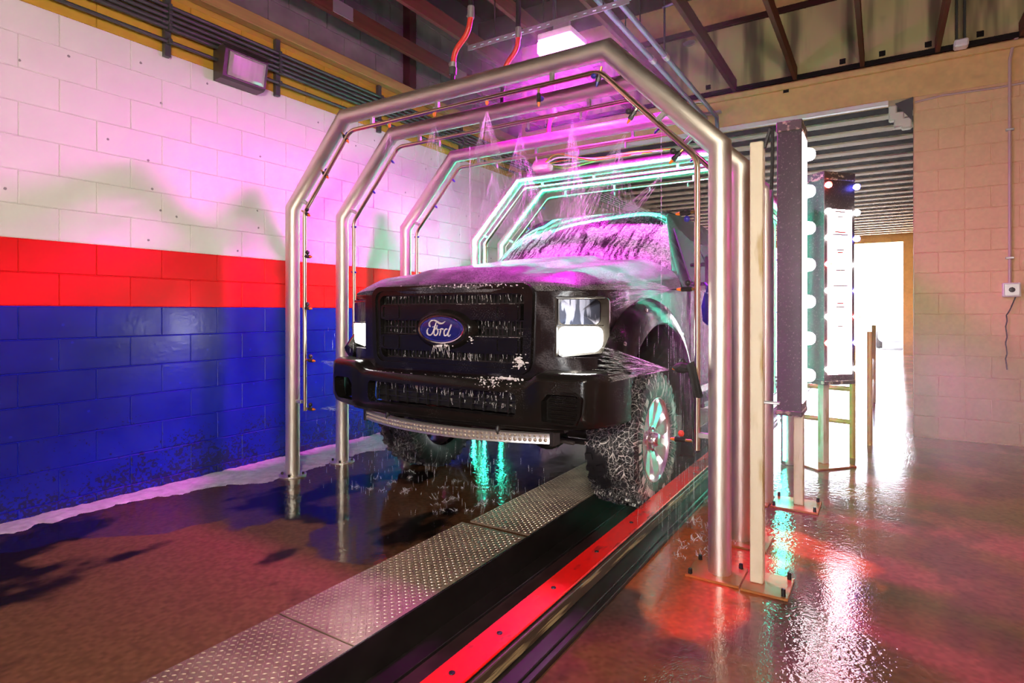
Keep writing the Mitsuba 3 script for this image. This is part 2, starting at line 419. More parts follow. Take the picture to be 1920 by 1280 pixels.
# wooden ledger on the wall
put('wall_left__ledger', box(XL, XL + 0.09, -2.9, 7.0, 3.505, 3.60, 0.006), 'mat_ledger_wood')
labels['wall_left__ledger'] = {'label': 'pale wooden ledger board along the top of the painted wall'}
for y in (4.62,):
    put('wall_left__stud', box(XL, XL + 0.10, y, y + 0.10, 3.6, 4.9, 0.004), 'mat_dark_wood')
    labels['wall_left__stud'] = {'label': 'dark reddish wooden stud above the ledger'}

# ---- back wall with the tunnel opening
put('wall_back__backing', box(XE + 0.004, 4.2, YB + 0.001, YB + 0.22, 0, 3.36), 'mat_tan_block')
struct('wall_back', cat(box(-6, 4.2, YB, YB + 0.22, 3.36, 3.70), box(-6, 4.2, YB + 0.02, YB + 0.22, 3.70, 5.3)), 'mat_tan_concrete', 'tan end wall with the wide tunnel opening')
for i in range(17):
    z0, z1 = 0.012 + CO * i, 0.012 + CO * (i + 1)
    if i == 16: z1 = 3.36
    xs = [XE] + ([0.663, 0.86, 1.266] if i % 2 else [0.46, 0.663, 1.066, 1.47])
    for a, b in zip(xs[:-1], xs[1:]):
        block_at('wall_back__block', a, b, z0, z1, 'mat_tan_block', YB - 0.003 - 0.001 * rng.rand(), 'y')
put('wall_back__ledge', box(-4.2, 4.2, YB - 0.05, YB, 3.66, 3.72, 0.006), 'mat_tan_concrete')
put('wall_back__panel', box(-4.2, 4.2, YB - 0.012, YB + 0.02, 3.78, 4.52, 0.003), 'mat_stained_panel')
labels['wall_back__panel'] = {'label': 'water stained yellowish panel above the tan beam'}
put('wall_back__rail', box(-4.2, 4.2, YB - 0.05, YB - 0.012, 3.74, 3.79, 0.004), 'mat_black_steel')
put('wall_back__rail', box(-4.2, 4.2, YB - 0.06, YB - 0.012, 4.50, 4.56, 0.004), 'mat_dark_wood')
for x in (-1.75, -0.92, -0.38, -0.03, 0.35, 0.75):
    put('wall_back__bolt_plate', box(x, x + 0.055, YB - 0.02, YB - 0.012, 3.83 if x < -1 else 3.63 + 0.19 * (x > -0.6), 3.885 if x < -1 else 3.685 + 0.19 * (x > -0.6), 0.002), 'mat_black_steel')
# wall outside of the opening on the near side of the room (behind the camera) and right side
struct('wall_front', cat(box(-4.5, -0.5, -3.2, -3.0, 0, 5.2), box(0.6, 4.2, -3.2, -3.0, 0, 5.2), box(-0.5, 0.6, -3.2, -3.0, 2.3, 5.2)), 'mat_tan_block', 'tan wall round the entrance of the bay')
struct('wall_right', box(4.0, 4.2, -3.0, 7.03, 0, 5.2), 'mat_tan_block', 'tan side wall on the open side of the bay')
# ---- roof structure
struct('ceiling', box(-4.6, 4.2, -3.2, 7.3, 4.95, 5.1), 'mat_dark_wood', 'dark red timber roof deck')
for k in range(-6, 6):
    x = -0.175 + 0.624 * k
    put('ceiling__joist', box(x - 0.02, x + 0.02, -2.9, YB - 0.02, 3.74, 3.88, 0.003), 'mat_joist_wood')
for yy in (-1.2, 0.6, 2.4, 4.2, 6.0):
    put('ceiling__purlin', box(-4.4, 4.0, yy, yy + 0.06, 4.62, 4.86, 0.004), 'mat_dark_wood')
for yy in (3.3, 5.9):
    put('ceiling__brace', box(-4.2, -2.6, yy, yy + 0.05, 3.92, 4.06, 0.004), 'mat_dark_wood')
for x, yy in ((-3.92, 3.35), (-3.92, 5.0), (-3.30, 3.0)):
    put('ceiling__truss_plate', box(x - 0.026, x + 0.026, yy, yy + 0.22, 3.755, 3.875, 0.001), 'mat_zinc')
# ---- tunnel beyond the opening
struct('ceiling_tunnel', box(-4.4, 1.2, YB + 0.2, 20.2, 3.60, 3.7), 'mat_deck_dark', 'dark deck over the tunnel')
for i in range(25):
    y = YB + 0.28 + 0.51 * i
    put('ceiling_tunnel__joist', box(-4.3, 0.95, y, y + 0.17, 3.44, 3.465, 0.004), 'mat_cream_joist')
struct('wall_tunnel_right', box(0.95, 1.15, YB + 0.2, 20.2, 0, 3.7), 'mat_tan_block', 'side wall of the tunnel')
struct('wall_far', cat(box(-4.4, -3.3, 20.0, 20.2, 0, 3.7), box(0.5, 1.2, 20.0, 20.2, 0, 3.7), box(-3.3, 0.5, 20.0, 20.2, 3.24, 3.7)), 'mat_tan_concrete', 'far wall round the bright exit')

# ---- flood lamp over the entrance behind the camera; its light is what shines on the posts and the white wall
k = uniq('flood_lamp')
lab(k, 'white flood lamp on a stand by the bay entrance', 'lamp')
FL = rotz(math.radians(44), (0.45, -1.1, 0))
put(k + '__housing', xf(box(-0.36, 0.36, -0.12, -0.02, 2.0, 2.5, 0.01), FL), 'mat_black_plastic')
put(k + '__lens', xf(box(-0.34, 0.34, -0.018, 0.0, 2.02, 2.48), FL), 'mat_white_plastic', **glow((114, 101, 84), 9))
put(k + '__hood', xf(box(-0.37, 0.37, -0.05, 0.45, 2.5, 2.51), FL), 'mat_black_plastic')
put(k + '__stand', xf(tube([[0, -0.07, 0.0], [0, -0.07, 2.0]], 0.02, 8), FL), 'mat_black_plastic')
# ================================================================== WASH ARCHES
XC, AW, AT, AZS, AZT = -2.204, 1.5575, 0.992, 2.012, 2.602
PR = 0.052


def arch_path(y, off=0.0, z0=0.0, z0r=None):
    """outline of an arch in the plane Y = y, moved inwards by off"""
    s = math.hypot(AW - AT, AZT - AZS)
    sx, sz = (AW - AT) / s, (AZT - AZS) / s          # along the slope
    # intersections of the offset lines
    xl = AW - off
    zsh = AZS + off * (sx - 1) / sz if off else AZS  # slope line moved inwards, met by x = xl
    zsh = AZS - off * (1 - sz) / sx * 1.0 if off else AZS
    zt = AZT - off
    xt = AT - off * (1 - sx) / sz if off else AT
    z0r = z0 if z0r is None else z0r
    return [np.array(p) for p in ((XC - xl, y, z0), (XC - xl, y, zsh), (XC - xt, y, zt), (XC + xt, y, zt), (XC + xl, y, zsh), (XC + xl, y, z0r))]


# a valve nozzle that sprays along local +x, its stem ending at x = -0.06
noz_body = cat(tube([[-0.045, 0, 0], [-0.012, 0, 0]], 0.011, 8), tube([[-0.015, 0, 0], [0.006, 0, 0]], 0.0135, 6), tube([[-0.036, 0, 0], [-0.028, 0, 0]], 0.014, 6), tube([[-0.024, 0, 0], [-0.024, 0, 0.022]], 0.006, 6))
noz_stem = tube([[-0.075, 0, 0], [-0.042, 0, 0]], 0.007, 8)
noz_knob = cat(lathe([[0.0001, -0.016], [0.010, -0.012], [0.015, -0.004], [0.015, 0.005], [0.009, 0.014], [0.0001, 0.016]], 10, 'z', (-0.024, 0, 0.030)))
noz_tip = tube([[0.004, 0, 0], [0.018, 0, 0], [0.030, 0, 0]], [0.0095, 0.008, 0.004], 8)
NOZ = {k: ply(v, None, 40) for k, v in (('body', noz_body), ('stem', noz_stem), ('knob', noz_knob), ('tip', noz_tip))}
noz_small = cat(tube([[-0.04, 0, 0], [0.0, 0, 0]], 0.008, 6), tube([[0, 0, 0], [0.012, 0, 0]], [0.009, 0.004], 6))
NOZS = ply(noz_small, None, 40)


def nozzle(arch, pos, d, knob='mat_black_plastic', tip='mat_orange_tip', stem='mat_brass', up=None, small=False):
    d = np.asarray(d, float); d = d / np.linalg.norm(d)
    M = frame(pos, d, up if up is not None else (0, 0, 1))
    if small:
        return put(arch + '__nozzle', NOZS, knob, to=M)
    k = put(arch + '__nozzle', NOZ['body'], 'mat_black_plastic', to=M)
    put(k + '__stem', NOZ['stem'], stem, to=M)
    put(k + '__knob', NOZ['knob'], knob, to=M)
    put(k + '__tip', NOZ['tip'], tip, to=M)
    labels[k + '__tip'] = {'label': 'orange spray tip'}
    return k


def px_y(px, py, y):
    """the point seen at a pixel of the photograph on the plane Y = y"""
    a, b = (px - 960) / FPX, -(py - HY) / FPX
    c, s = math.cos(TH), math.sin(TH)
    r = np.array([a * c - s, a * s + c, b])
    return np.array([0, 0, H]) + r * y / r[1]


def arch(y, label, pipe_m='mat_thin_pipe', base=True, zl=0.5, zr=0.57):
    k = uniq('wash_arch')
    lab(k, label, 'wash arch', 'steel arches over the conveyor')
    put(k + '__frame', tube(arch_path(y, 0, 0.006), PR, 28), 'mat_stainless', 35)
    ia = arch_path(y, 0.105, zl, zr)
    for q, dx in ((0, 0.036), (1, 0.030), (2, 0.015)):
        ia[q] = ia[q] + [dx, 0, 0]
    ip = fillet(ia, 0.11, 7)
    put(k + '__spray_pipe', tube(ip, 0.0145, 10), pipe_m, 40)
    # brackets between frame and spray pipe
    P, Q = arch_path(y), arch_path(y, 0.105)
    for i, t in ((0, 0.28), (1, 0.12), (2, 0.12), (2, 0.42), (2, 0.85), (3, 0.6), (4, 0.68)):
        a = P[i] + (P[i + 1] - P[i]) * t
        b = Q[i] + (Q[i + 1] - Q[i]) * t
        e = (b - a) / np.linalg.norm(b - a)
        if i in (0, 4):
            a = np.array([P[i][0], y, a[2]]); b = np.array([Q[i][0], y, a[2]]); e = (b - a) / np.linalg.norm(b - a)
        if i == 2:
            a = np.array([b[0], y, P[2][2]]); e = np.array([0, 0, -1.0])
        M = frame(a, e, (0, 1, 0))
        L = np.linalg.norm(b - a)
        put(k + '__bracket', xf(box(PR * 0.9, L, -0.012, 0.012, -0.012, 0.012, 0.002), M), 'mat_zinc')
    if base:
        for sx in (-1, 1):
            x = XC + sx * AW
            g = lathe([[0.0001, 0], [0.10, 0], [0.10, 0.01], [0.0001, 0.01]], 20, 'z', (x, y, 0)) if sx < 0 else None
            if g is not None:
                q = put(k + '__base_plate', g, 'mat_stainless')
                for a in np.arange(4) * math.pi / 2 + 0.6:
                    put(q + '__bolt', lathe([[0.0001, 0.028], [0.009, 0.026], [0.009, 0.01]], 6, 'z', (x + 0.078 * math.cos(a), y + 0.078 * math.sin(a), 0)), 'mat_black_steel')
    return k


A1 = arch(2.85, 'nearest of the steel arches, standing in front of the truck grille')
A2 = arch(3.33, 'second steel arch, close behind the nearest one')
A3 = arch(4.09, 'third steel arch, its top beam lit bright magenta')
A4 = arch(5.20, 'fourth steel arch wrapped with glowing teal tubes')
A5 = arch(5.72, 'farthest steel arch behind the one with teal tubes')

# nozzles of the first arch, read off the spray pipe
for px, py, d, kn in ((577, 402, (1, 0, -0.5), 'mat_black_plastic'), (612, 330, (1, 0, -0.9), 'mat_blue_plastic'), (650, 262, (1, 0, -1.2), 'mat_blue_plastic'),
                      (580, 481, (1, 0, -0.1), 'mat_black_plastic'), (580, 578, (1, 0, -0.05), 'mat_black_plastic'), (586, 676, (1, 0, -0.05), 'mat_black_plastic'), (586, 767, (1, 0, 0.0), 'mat_black_plastic')):
    nozzle(A1, px_y(px, py, 2.85), d, kn)
for px, py in ((730, 233), (814, 212), (913, 190)):
    p = px_y(px, py, 2.85)
    put(A1 + '__nozzle_stub', tube([p + [0, 0, 0.035], p], 0.009, 8), 'mat_zinc')
    put(A1 + '__nozzle_tip', tube([p, p + [0, 0, -0.012], p + [0, 0, -0.022]], [0.0105, 0.0105, 0.006], 8), 'mat_orange_tip')
nozzle(A1, px_y(1010, 190, 2.85), (0.0, 0, -1), 'mat_blue_plastic')
nozzle(A1, px_y(1121, 152, 2.85), (-0.3, 0, -1), 'mat_blue_plastic', 'mat_blue_plastic')
nozzle(A1, px_y(1182, 222, 2.85), (-0.75, 0, -1), 'mat_black_plastic')
nozzle(A1, px_y(1263, 298, 2.85), (-1, 0, -0.9), 'mat_black_plastic')
nozzle(A1, px_y(1278, 400, 2.85), (-1, 0, -0.05), 'mat_blue_plastic', up=(0, 0, -1))
nozzle(A1, px_y(1280, 542, 2.85), (-1, 0, -0.0), 'mat_black_plastic')
NZ_CLOTH = px_y(1272, 690, 2.85)
nozzle(A1, NZ_CLOTH, (-1, 0, -0.15), 'mat_black_plastic')
NZ_WHEEL = px_y(1268, 823, 2.85)
nozzle(A1, NZ_WHEEL, (-1, 0, 0.0), 'mat_red_rubber')
# nozzles of the arches behind
for A, y in ((A2, 3.33), (A3, 4.09), (A5, 5.72)):
    Q = arch_path(y, 0.105, 0.5)
    for i, t in ((0, 0.12), (0, 0.42), (0, 0.72), (0, 0.97), (1, 0.45), (1, 0.85), (2, 0.22), (2, 0.42), (2, 0.62), (2, 0.82), (3, 0.35), (3, 0.8), (4, 0.18), (4, 0.5), (4, 0.8)):
        p = Q[i] + (Q[i + 1] - Q[i]) * t
        d = {0: (1, 0, -0.1), 1: (1, 0, -0.9), 2: (0, 0, -1), 3: (-1, 0, -0.9), 4: (-1, 0, -0.1)}[i]
        e = np.array(d) / np.linalg.norm(d)
        nozzle(A, p + 0.048 * e, d, 'mat_zinc' if i == 2 else 'mat_blue_plastic', small=True)

# ------------------------------------------------------------------ light tubes on the arches (their own light)
def light_tube(A, pts, r, rgb, label, key='light_tube', w=2.0):
    q = put(A + '__' + key, tube(pts, r, 8), 'mat_white_plastic', 40, **glow(rgb, w))
    labels[q] = {'label': label}
    return q


def sub(pts, i0, t0, i1, t1):
    a = pts[i0] + (pts[i0 + 1] - pts[i0]) * t0
    b = pts[i1] + (pts[i1 + 1] - pts[i1]) * t1
    return [a] + pts[i0 + 1:i1 + 1] + [b]


p = arch_path(5.135, 0.02)
light_tube(A4, sub(p, 0, 0.02, 4, 0.98), 0.010, TEAL * 25 + 0.5, 'glowing teal tube along the arch')
p = arch_path(5.26, 0.075)
light_tube(A4, sub(p, 0, 0.02, 4, 0.98), 0.009, TEAL * 25 + 0.5, 'glowing teal tube inside the arch')
p = arch_path(5.66, 0.03)
light_tube(A5, sub(p, 0, 0.02, 4, 0.98), 0.009, TEAL * 16 + 0.3, 'glowing teal tube along the arch')

# ------------------------------------------------------------------ magenta ceiling lamp on its slotted channel
k = uniq('ceiling_lamp')
lab(k, 'glowing magenta box lamp hanging above the arches', 'lamp')
LX0, LX1, LY0, LY1, LZ0, LZ1 = -2.13, -1.85, 3.70, 3.98, 3.10, 3.205
put(k + '__diffuser', box(LX0, LX1, LY0, LY1, LZ0 + 0.006, LZ1, 0.012), 'mat_white_plastic', **glow(np.array([1.0, 0.07, 0.95]) * 32, 2))
put(k + '__lens', box(LX0 + 0.012, LX1 - 0.012, LY0 + 0.012, LY1 - 0.012, LZ0, LZ0 + 0.006), 'mat_white_plastic', **glow(np.array([1.0, 0.002, 0.84]) * 880, 14))
put(k + '__housing', box(LX0 + 0.004, LX1 - 0.004, LY0 + 0.004, LY1 - 0.004, LZ1 + 0.001, LZ1 + 0.05, 0.006), 'mat_white_plastic')
k = uniq('slotted_channel')
lab(k, 'perforated grey steel channel hanging behind the magenta lamp', 'channel')
cz, cy = 3.19, 3.84
cx0, cx1 = px_y(880, 88, cy)[0], px_y(1182, 3, cy)[0]
cz = px_y(1045, 41, cy)[2]
g = man(cat(box(cx0, cx1, cy - 0.02, cy - 0.016, cz - 0.03, cz + 0.012)))
for x in np.arange(cx0 + 0.05, cx1 - 0.05, 0.075):
    g = g - man(box(x, x + 0.03, cy - 0.03, cy, cz - 0.018, cz - 0.006))
put(k, unman(g), 'mat_zinc')
put(k + '__flange', box(cx0, cx1, cy - 0.016, cy + 0.02, cz + 0.008, cz + 0.012), 'mat_zinc')
for x in (cx0 + 0.25, (cx0 + cx1) / 2, cx1 - 0.2):
    put(k + '__hanger', tube([[x, cy, cz], [x, cy, 4.0]], 0.006, 6), 'mat_black_steel')
put(k + '__lamp_bracket', box(-2.06, -1.93, cy - 0.015, cy + 0.015, LZ1 + 0.05, cz, 0.003), 'mat_zinc')

# ------------------------------------------------------------------ hoses feeding the arches
def hose(y, pts_px, label, flt):
    k = uniq('feed_hose')
    lab(k, label, 'hose', 'red hoses feeding the arches')
    pts = [px_y(a, b, y) for a, b in pts_px]
    put(k, tube(fillet(pts, 0.25, 6), 0.0165, 12), 'mat_red_rubber', 40)
    a, b = pts[0], pts[-1]
    put(k + '__upper_fitting', cat(tube([a + [0, 0, -0.02], a + [0, 0, 0.05]], 0.021, 10), tube([a + [0, 0, 0.0], a + [-0.03, 0, 0.0]], 0.006, 6)), 'mat_zinc', 40)
    put(k + '__drop_pipe', tube([a + [0, 0, 0.04], [a[0], y, 3.74 if flt else 4.0]], 0.017, 10), 'mat_black_plastic', 40)
    put(k + '__lower_fitting', cat(tube([b + [0, 0, 0.015], b + [0, 0, -0.02]], 0.022, 10), tube([b + [0, 0, 0.01], b + [-0.03, 0, 0.01]], 0.006, 6)), 'mat_zinc', 40)
    put(k + '__coupling', tube([b + [0, 0, -0.015], b + [0, 0, -0.06]], 0.024, 8), 'mat_conduit', 30)
    put(k + '__nipple', tube([b + [0, 0, -0.05], [b[0], y, AZT + 0.045]], 0.014, 10), 'mat_black_plastic', 40)
    return k


hose(2.85, [(883, 28), (878, 62), (853, 95), (849, 122)], 'red rubber hose dropping to the top of the nearest arch', False)
hose(3.33, [(972, 66), (970, 92), (948, 122), (942, 150)], 'red rubber hose dropping to the top of the second arch', False)
hose(4.09, [(1040, 216), (1032, 226), (1029, 240), (1029, 252)], 'short red hose at the top of the third arch', False)
# ================================================================== FIXED THINGS ROUND THE BAY
# ---- conveyor: tread plates, guide rail, edge angle
lug = None


def lugs(x0, x1, y0, y1):
    """raised lugs of a tread plate as one mesh"""
    vs, fs, o = [], [], 0
    base = np.array([[-1, 0, 0], [0, -0.32, 0], [1, 0, 0], [0, 0.32, 0], [-0.45, 0, 1], [0.45, 0, 1]], float)
    F = np.array([[0, 1, 4], [1, 5, 4], [1, 2, 5], [2, 3, 5], [3, 4, 5], [3, 0, 4]])
    s = 0.021
    for i, y in enumerate(np.arange(y0 + 0.015, y1 - 0.012, s)):
        for j, x in enumerate(np.arange(x0 + 0.015, x1 - 0.012, s)):
            a = math.pi / 4 if (i + j) % 2 else -math.pi / 4
            v = base * [0.0088, 0.0085, 0.0032]
            c, q = math.cos(a), math.sin(a)
            v = np.stack([x + v[:, 0] * c - v[:, 1] * q, y + v[:, 0] * q + v[:, 1] * c, v[:, 2]], 1)
            vs.append(v); fs.append(F + o); o += 6
    return TM(np.vstack(vs), np.vstack(fs))


PX0, PX1 = -2.07, -1.63
for y0, y1, lb in ((0.6, 1.497, 'steel tread plate beside the pit, nearest the camera'), (1.503, 2.725, 'steel tread plate between the dark seams, in front of the truck'),
                   (2.765, 5.2, 'steel tread plate running under the truck'), (5.204, 7.6, 'steel tread plate behind the truck')):
    k = uniq('tread_plate')
    lab(k, lb, 'tread plate', 'steel tread plates along the pit')
    put(k, box(PX0 + (0.03 if y0 > 2.7 else 0), PX1, y0, y1, 0.001, 0.012, 0.002), 'mat_tread_plate')
    q = put(k + '__raised_lugs', mv(lugs(PX0 + (0.03 if y0 > 2.7 else 0), PX1, y0, y1), z=0.012), 'mat_tread_lug')
    labels[q] = {'label': 'raised lugs', 'kind': 'stuff'}
k = uniq('pit_edge_angle')
lab(k, 'dark steel edging along the left side of the pit', 'steel edging')
put(k, cat(box(-1.632, -1.622, 0.3, 11.5, -0.15, 0.014, 0.002), box(-1.622, -1.53, 0.3, 11.5, -0.152, -0.135, 0.002)), 'mat_black_steel')
k = uniq('guide_rail')
lab(k, 'red topped steel guide rail along the right side of the pit', 'guide rail')
# red cap with welded cover plates
put(k, cat(box(-1.195, -1.087, 0.4, 11.5, -0.15, 0.092, 0.004)), 'mat_black_steel')
put(k + '__cap', box(-1.197, -1.083, 0.4, 11.5, 0.092, 0.102, 0.003), 'mat_rail_red')
labels[k + '__cap'] = {'label': 'worn bright red cap'}
for y in (1.45, 1.72, 2.12, 2.55, 3.0):
    q = put(k + '__bolt', lathe([[0.0001, 0.106], [0.010, 0.105], [0.011, 0.101]], 8, 'z', (-1.14, y, 0)), 'mat_black_steel')
put(k + '__side_plate', cat(box(-1.088, -1.070, 0.4, 11.5, 0.03, 0.085, 0.003)), 'mat_rail_side')
put(k + '__foot_flange', cat(box(-1.088, -1.0, 0.4, 11.5, 0.012, 0.03, 0.003), box(-1.012, -0.975, 0.4, 11.5, 0.0, 0.02, 0.003)), 'mat_black_steel')

# ---- conduits on the left wall
cond = [(3.375, 'topmost'), (3.335, 'second from the top'), (3.296, 'third from the top'), (3.257, 'fourth from the top'), (3.222, 'fifth from the top')]
for z, w in cond:
    k = uniq('conduit')
    lab(k, f'dark steel conduit on the mustard band, {w} of the bundle', 'conduit', 'bundled conduits on the left wall')
    put(k, tube([[-4.235, -2.5, z], [-4.235, 19.5, z]], 0.0155, 10), 'mat_conduit', 40)
    for y in (3.6 + rng.rand() * 0.3, 5.3 + rng.rand() * 0.4, 1.4 + rng.rand()):
        put(k + '__coupling', tube([[-4.235, y, z], [-4.235, y + 0.06, z]], 0.0195, 10), 'mat_conduit', 40)
k = uniq('conduit')
lab(k, 'single dark conduit running below the bundle', 'conduit')
put(k, tube([[-4.235, -2.5, 3.13], [-4.235, 19.5, 3.13]], 0.0135, 10), 'mat_conduit', 40)
for y, w in ((0.9, 'cut by the left edge'), (2.19, 'left of the wall lamp'), (3.08, 'right of the wall lamp'), (4.25, 'near the second arch'), (5.6, 'near the third arch')):
    k = uniq('conduit_strut')
    lab(k, f'dark vertical strut holding the conduits, {w}', 'strut', 'struts holding the conduits')
    put(k, cat(box(-4.29, -4.252, y - 0.022, y + 0.022, 3.03, 3.50, 0.003)), 'mat_conduit')
    for z in [c[0] for c in cond] + [3.13]:
        put(k + '__clamp', box(-4.256, -4.212, y - 0.014, y + 0.014, z - 0.019, z + 0.019, 0.004), 'mat_conduit')
# ---- wall lamp (unlit)
k = uniq('wall_lamp')
lab(k, 'dark box wall lamp with a tilted glass front, unlit', 'lamp')
Y0, Y1 = 2.54, 2.90
prof = [(-4.285, 2.985), (-4.285, 3.225), (-4.16, 3.235), (-4.125, 3.20), (-4.165, 3.005), (-4.19, 2.99)]
pv = np.array([[x, Y0, z] for x, z in prof] + [[x, Y1, z] for x, z in prof])
put(k + '__housing', hull(pv), 'mat_bronze_box')
# lens
a, b = np.array([-4.128, 3.185]), np.array([-4.163, 3.015])
lensm = hull([[x + dx, y, z] for (x, z) in ((a[0], a[1]), (b[0], b[1])) for y in (Y0 + 0.035, Y1 - 0.025) for dx in (0, 0.012)] + [[a[0] + 0.02, Y0 + 0.06, a[1] - 0.02], [a[0] + 0.02, Y1 - 0.05, a[1] - 0.02], [b[0] + 0.02, Y0 + 0.06, b[1] + 0.02], [b[0] + 0.02, Y1 - 0.05, b[1] + 0.02]])
put(k + '__lens', lensm, 'mat_wallpack_lens')
put(k + '__visor', box(-4.17, -4.11, Y0 - 0.004, Y1 + 0.004, 3.232, 3.242, 0.002), 'mat_bronze_box')

# ---- grey pipes along the roof that meet the beam
for x, lb in ((-1.60, 'right one of the two blue grey pipes under the roof'), (-1.72, 'left one of the two blue grey pipes under the roof')):
    k = uniq('roof_pipe')
    lab(k, lb, 'pipe', 'blue grey roof pipes')
    put(k, tube([[x, 0.2, 3.46], [x, 6.9, 3.46], [x, 6.94, 3.3]], 0.022, 10), 'mat_grey_conduit', 40)
    put(k + '__coupling', tube([[x, 5.0, 3.46], [x, 5.08, 3.46]], 0.028, 10), 'mat_zinc', 40)
    for y in (1.5, 4.4):
        put(k + '__hanger', tube([[x, y, 3.46], [x, y, 3.9]], 0.005, 6), 'mat_black_steel')
k = uniq('pipe_clamp')
lab(k, 'small zinc clamp with a loose white tie on the beam by the roof pipes', 'clamp')
q = px_y(1335, 212, 6.93)
put(k, box(q[0] - 0.16, q[0] + 0.10, 6.90, 6.97, q[2] - 0.012, q[2] + 0.012, 0.003), 'mat_zinc')
put(k + '__tie', tube(fillet([px_y(1298, 195, 6.9), px_y(1310, 190, 6.88), px_y(1322, 194, 6.88), px_y(1330, 205, 6.9)], 0.1), 0.008, 6), 'mat_white_plastic', 40)
k = uniq('junction_cap')
lab(k, 'small pale blue fixture cap on the brown joist', 'fixture')
q = px_y(1292, 80, 6.95)
put(k, hull([[q[0] + 0.075 * math.cos(a), 6.95, q[2] + 0.03 * math.sin(a)] for a in np.linspace(0, 6.28, 10)] + [[q[0] + 0.055 * math.cos(a), 7.02, q[2] + 0.02 * math.sin(a)] for a in np.linspace(0, 6.28, 10)]), 'mat_zinc')
k = uniq('hanging_rod')
lab(k, 'thin dark rod hanging in front of the stained panel', 'rod')
q = px_y(1246, 8, 5.6)
put(k, tube([[q[0], 5.6, q[2] + 0.2], [q[0], 5.6, px_y(1244, 103, 5.6)[2]]], 0.010, 6), 'mat_conduit')
put(k + '__cross_arm', tube([[q[0] - 0.02, 5.6, q[2] - 0.03], [q[0] + 0.25, 5.62, q[2] + 0.02]], 0.012, 6), 'mat_grey_conduit')

# ---- right wall electrics
k = uniq('wall_conduit')
lab(k, 'grey vertical conduit on the tan block wall', 'conduit')
xb = 0.99
put(k, tube(fillet([[1.45, YB - 0.025, 4.2], [1.02, YB - 0.025, 3.72], [xb, YB - 0.025, 3.55], [xb, YB - 0.025, 1.5]], 0.1), 0.013, 8), 'mat_pink_conduit', 40)
for z in (1.72, 2.9):
    put(k + '__strap', box(xb - 0.03, xb + 0.03, YB - 0.042, YB - 0.004, z, z + 0.02, 0.003), 'mat_zinc')
k = uniq('switch_box')
lab(k, 'small square grey outlet box at the foot of the wall conduit', 'outlet box')
put(k, box(0.935, 1.065, YB - 0.06, YB - 0.004, 1.37, 1.50, 0.006), 'mat_white_plastic')
put(k + '__cover', box(0.945, 1.055, YB - 0.066, YB - 0.06, 1.38, 1.49, 0.003), 'mat_zinc')
put(k + '__socket', lathe([[0.0001, -0.074], [0.02, -0.073], [0.024, -0.066]], 12, 'y', (1.0, YB, 1.435)), 'mat_black_plastic')
cp = [np.array([1.03, YB - 0.03, 1.37]), np.array([0.99, YB - 0.03, 1.25])] + [np.array([0.965 + 0.006 * math.sin(i * 2.1), YB - 0.03, 1.2 - 0.05 * i]) for i in range(11)]
q = put(k + '__cord', tube(cp, 0.005, 6), 'mat_black_rubber', 40)
labels[q] = {'label': 'thin dark cord hanging below the box'}
k = uniq('wall_conduit')
lab(k, 'thin pale conduit running across the tan wall under the beam', 'conduit')
put(k, tube(fillet([[0.27, YB - 0.022, 3.30], [0.5, YB - 0.022, 3.325], [0.9, YB - 0.022, 3.315], [1.4, YB - 0.022, 3.33], [4.0, YB - 0.022, 3.33]], 0.2), 0.010, 8), 'mat_pink_conduit', 40)
k = uniq('beam_device')
lab(k, 'small white box device under the brown joists on the tan beam', 'device')
q = px_y(1802, 82, 6.9)
put(k, box(q[0] - 0.055, q[0] + 0.055, 6.85, 6.97, q[2] - 0.035, q[2] + 0.035, 0.012), 'mat_white_plastic')
for dx in (-0.03, 0.03):
    put(k + '__conduit', tube([[q[0] + dx, 6.93, q[2] + 0.02], [q[0] + dx, 6.93, 4.6]], 0.011, 6), 'mat_conduit')
# roll-up door parts at the opening
k = uniq('door_bottom_bar')
lab(k, 'white bar of the rolled up door under the tan beam', 'door bar')
put(k, box(-3.6, 0.05, YB - 0.03, YB + 0.03, 3.315, 3.36, 0.005), 'mat_white_plastic')
k = uniq('door_bracket')
lab(k, 'dark angular door bracket with cream rollers in the corner of the opening', 'bracket')
q0, q1, q2 = px_y(1678, 195, 7.0), px_y(1712, 182, 7.0), px_y(1711, 226, 7.0)
put(k, hull([[p[0], y, p[2]] for p in (q0, q1, q2) for y in (6.99, 7.0)]), 'mat_dark_plate')
for i, (a, b) in enumerate((((1666, 200), (1682, 226)), ((1676, 212), (1696, 238)), ((1690, 222), (1710, 240)))):
    pa, pb = px_y(*a, 7.06), px_y(*b, 7.06)
    put(k + '__roller', box(min(pa[0], pb[0]), max(pa[0], pb[0]), 7.03, 7.12, pb[2], pa[2], 0.012), 'mat_cream_plastic')

# ---- square post beside the first arch and the shared base
k = uniq('square_post')
lab(k, 'cream square steel post right beside the foot of the nearest arch', 'post')
put(k, box(-0.508, -0.452, 2.815, 2.871, 0.012, 2.0, 0.004), 'mat_cream_post')
q = put(k + '__base_plate', box(-0.534, -0.34, 2.73, 2.96, 0.0, 0.012, 0.002), 'mat_rust_plate')
for x, y in ((-0.36, 2.75), (-0.36, 2.94), (-0.515, 2.94)):
    put(q + '__bolt', lathe([[0.0001, 0.045], [0.008, 0.044], [0.009, 0.012]], 6, 'z', (x, y, 0)), 'mat_black_steel')
put(k + '__hook', tube([[-0.45, 2.84, 1.97], [-0.425, 2.83, 2.05], [-0.415, 2.83, 2.04], [-0.415, 2.83, 1.9], [-0.42, 2.83, 1.78]], 0.008, 6), 'mat_black_rubber', 40)
put(k + '__cross_arm', box(-0.452, -0.385, 2.83, 2.85, 0.82, 0.832, 0.002), 'mat_zinc')
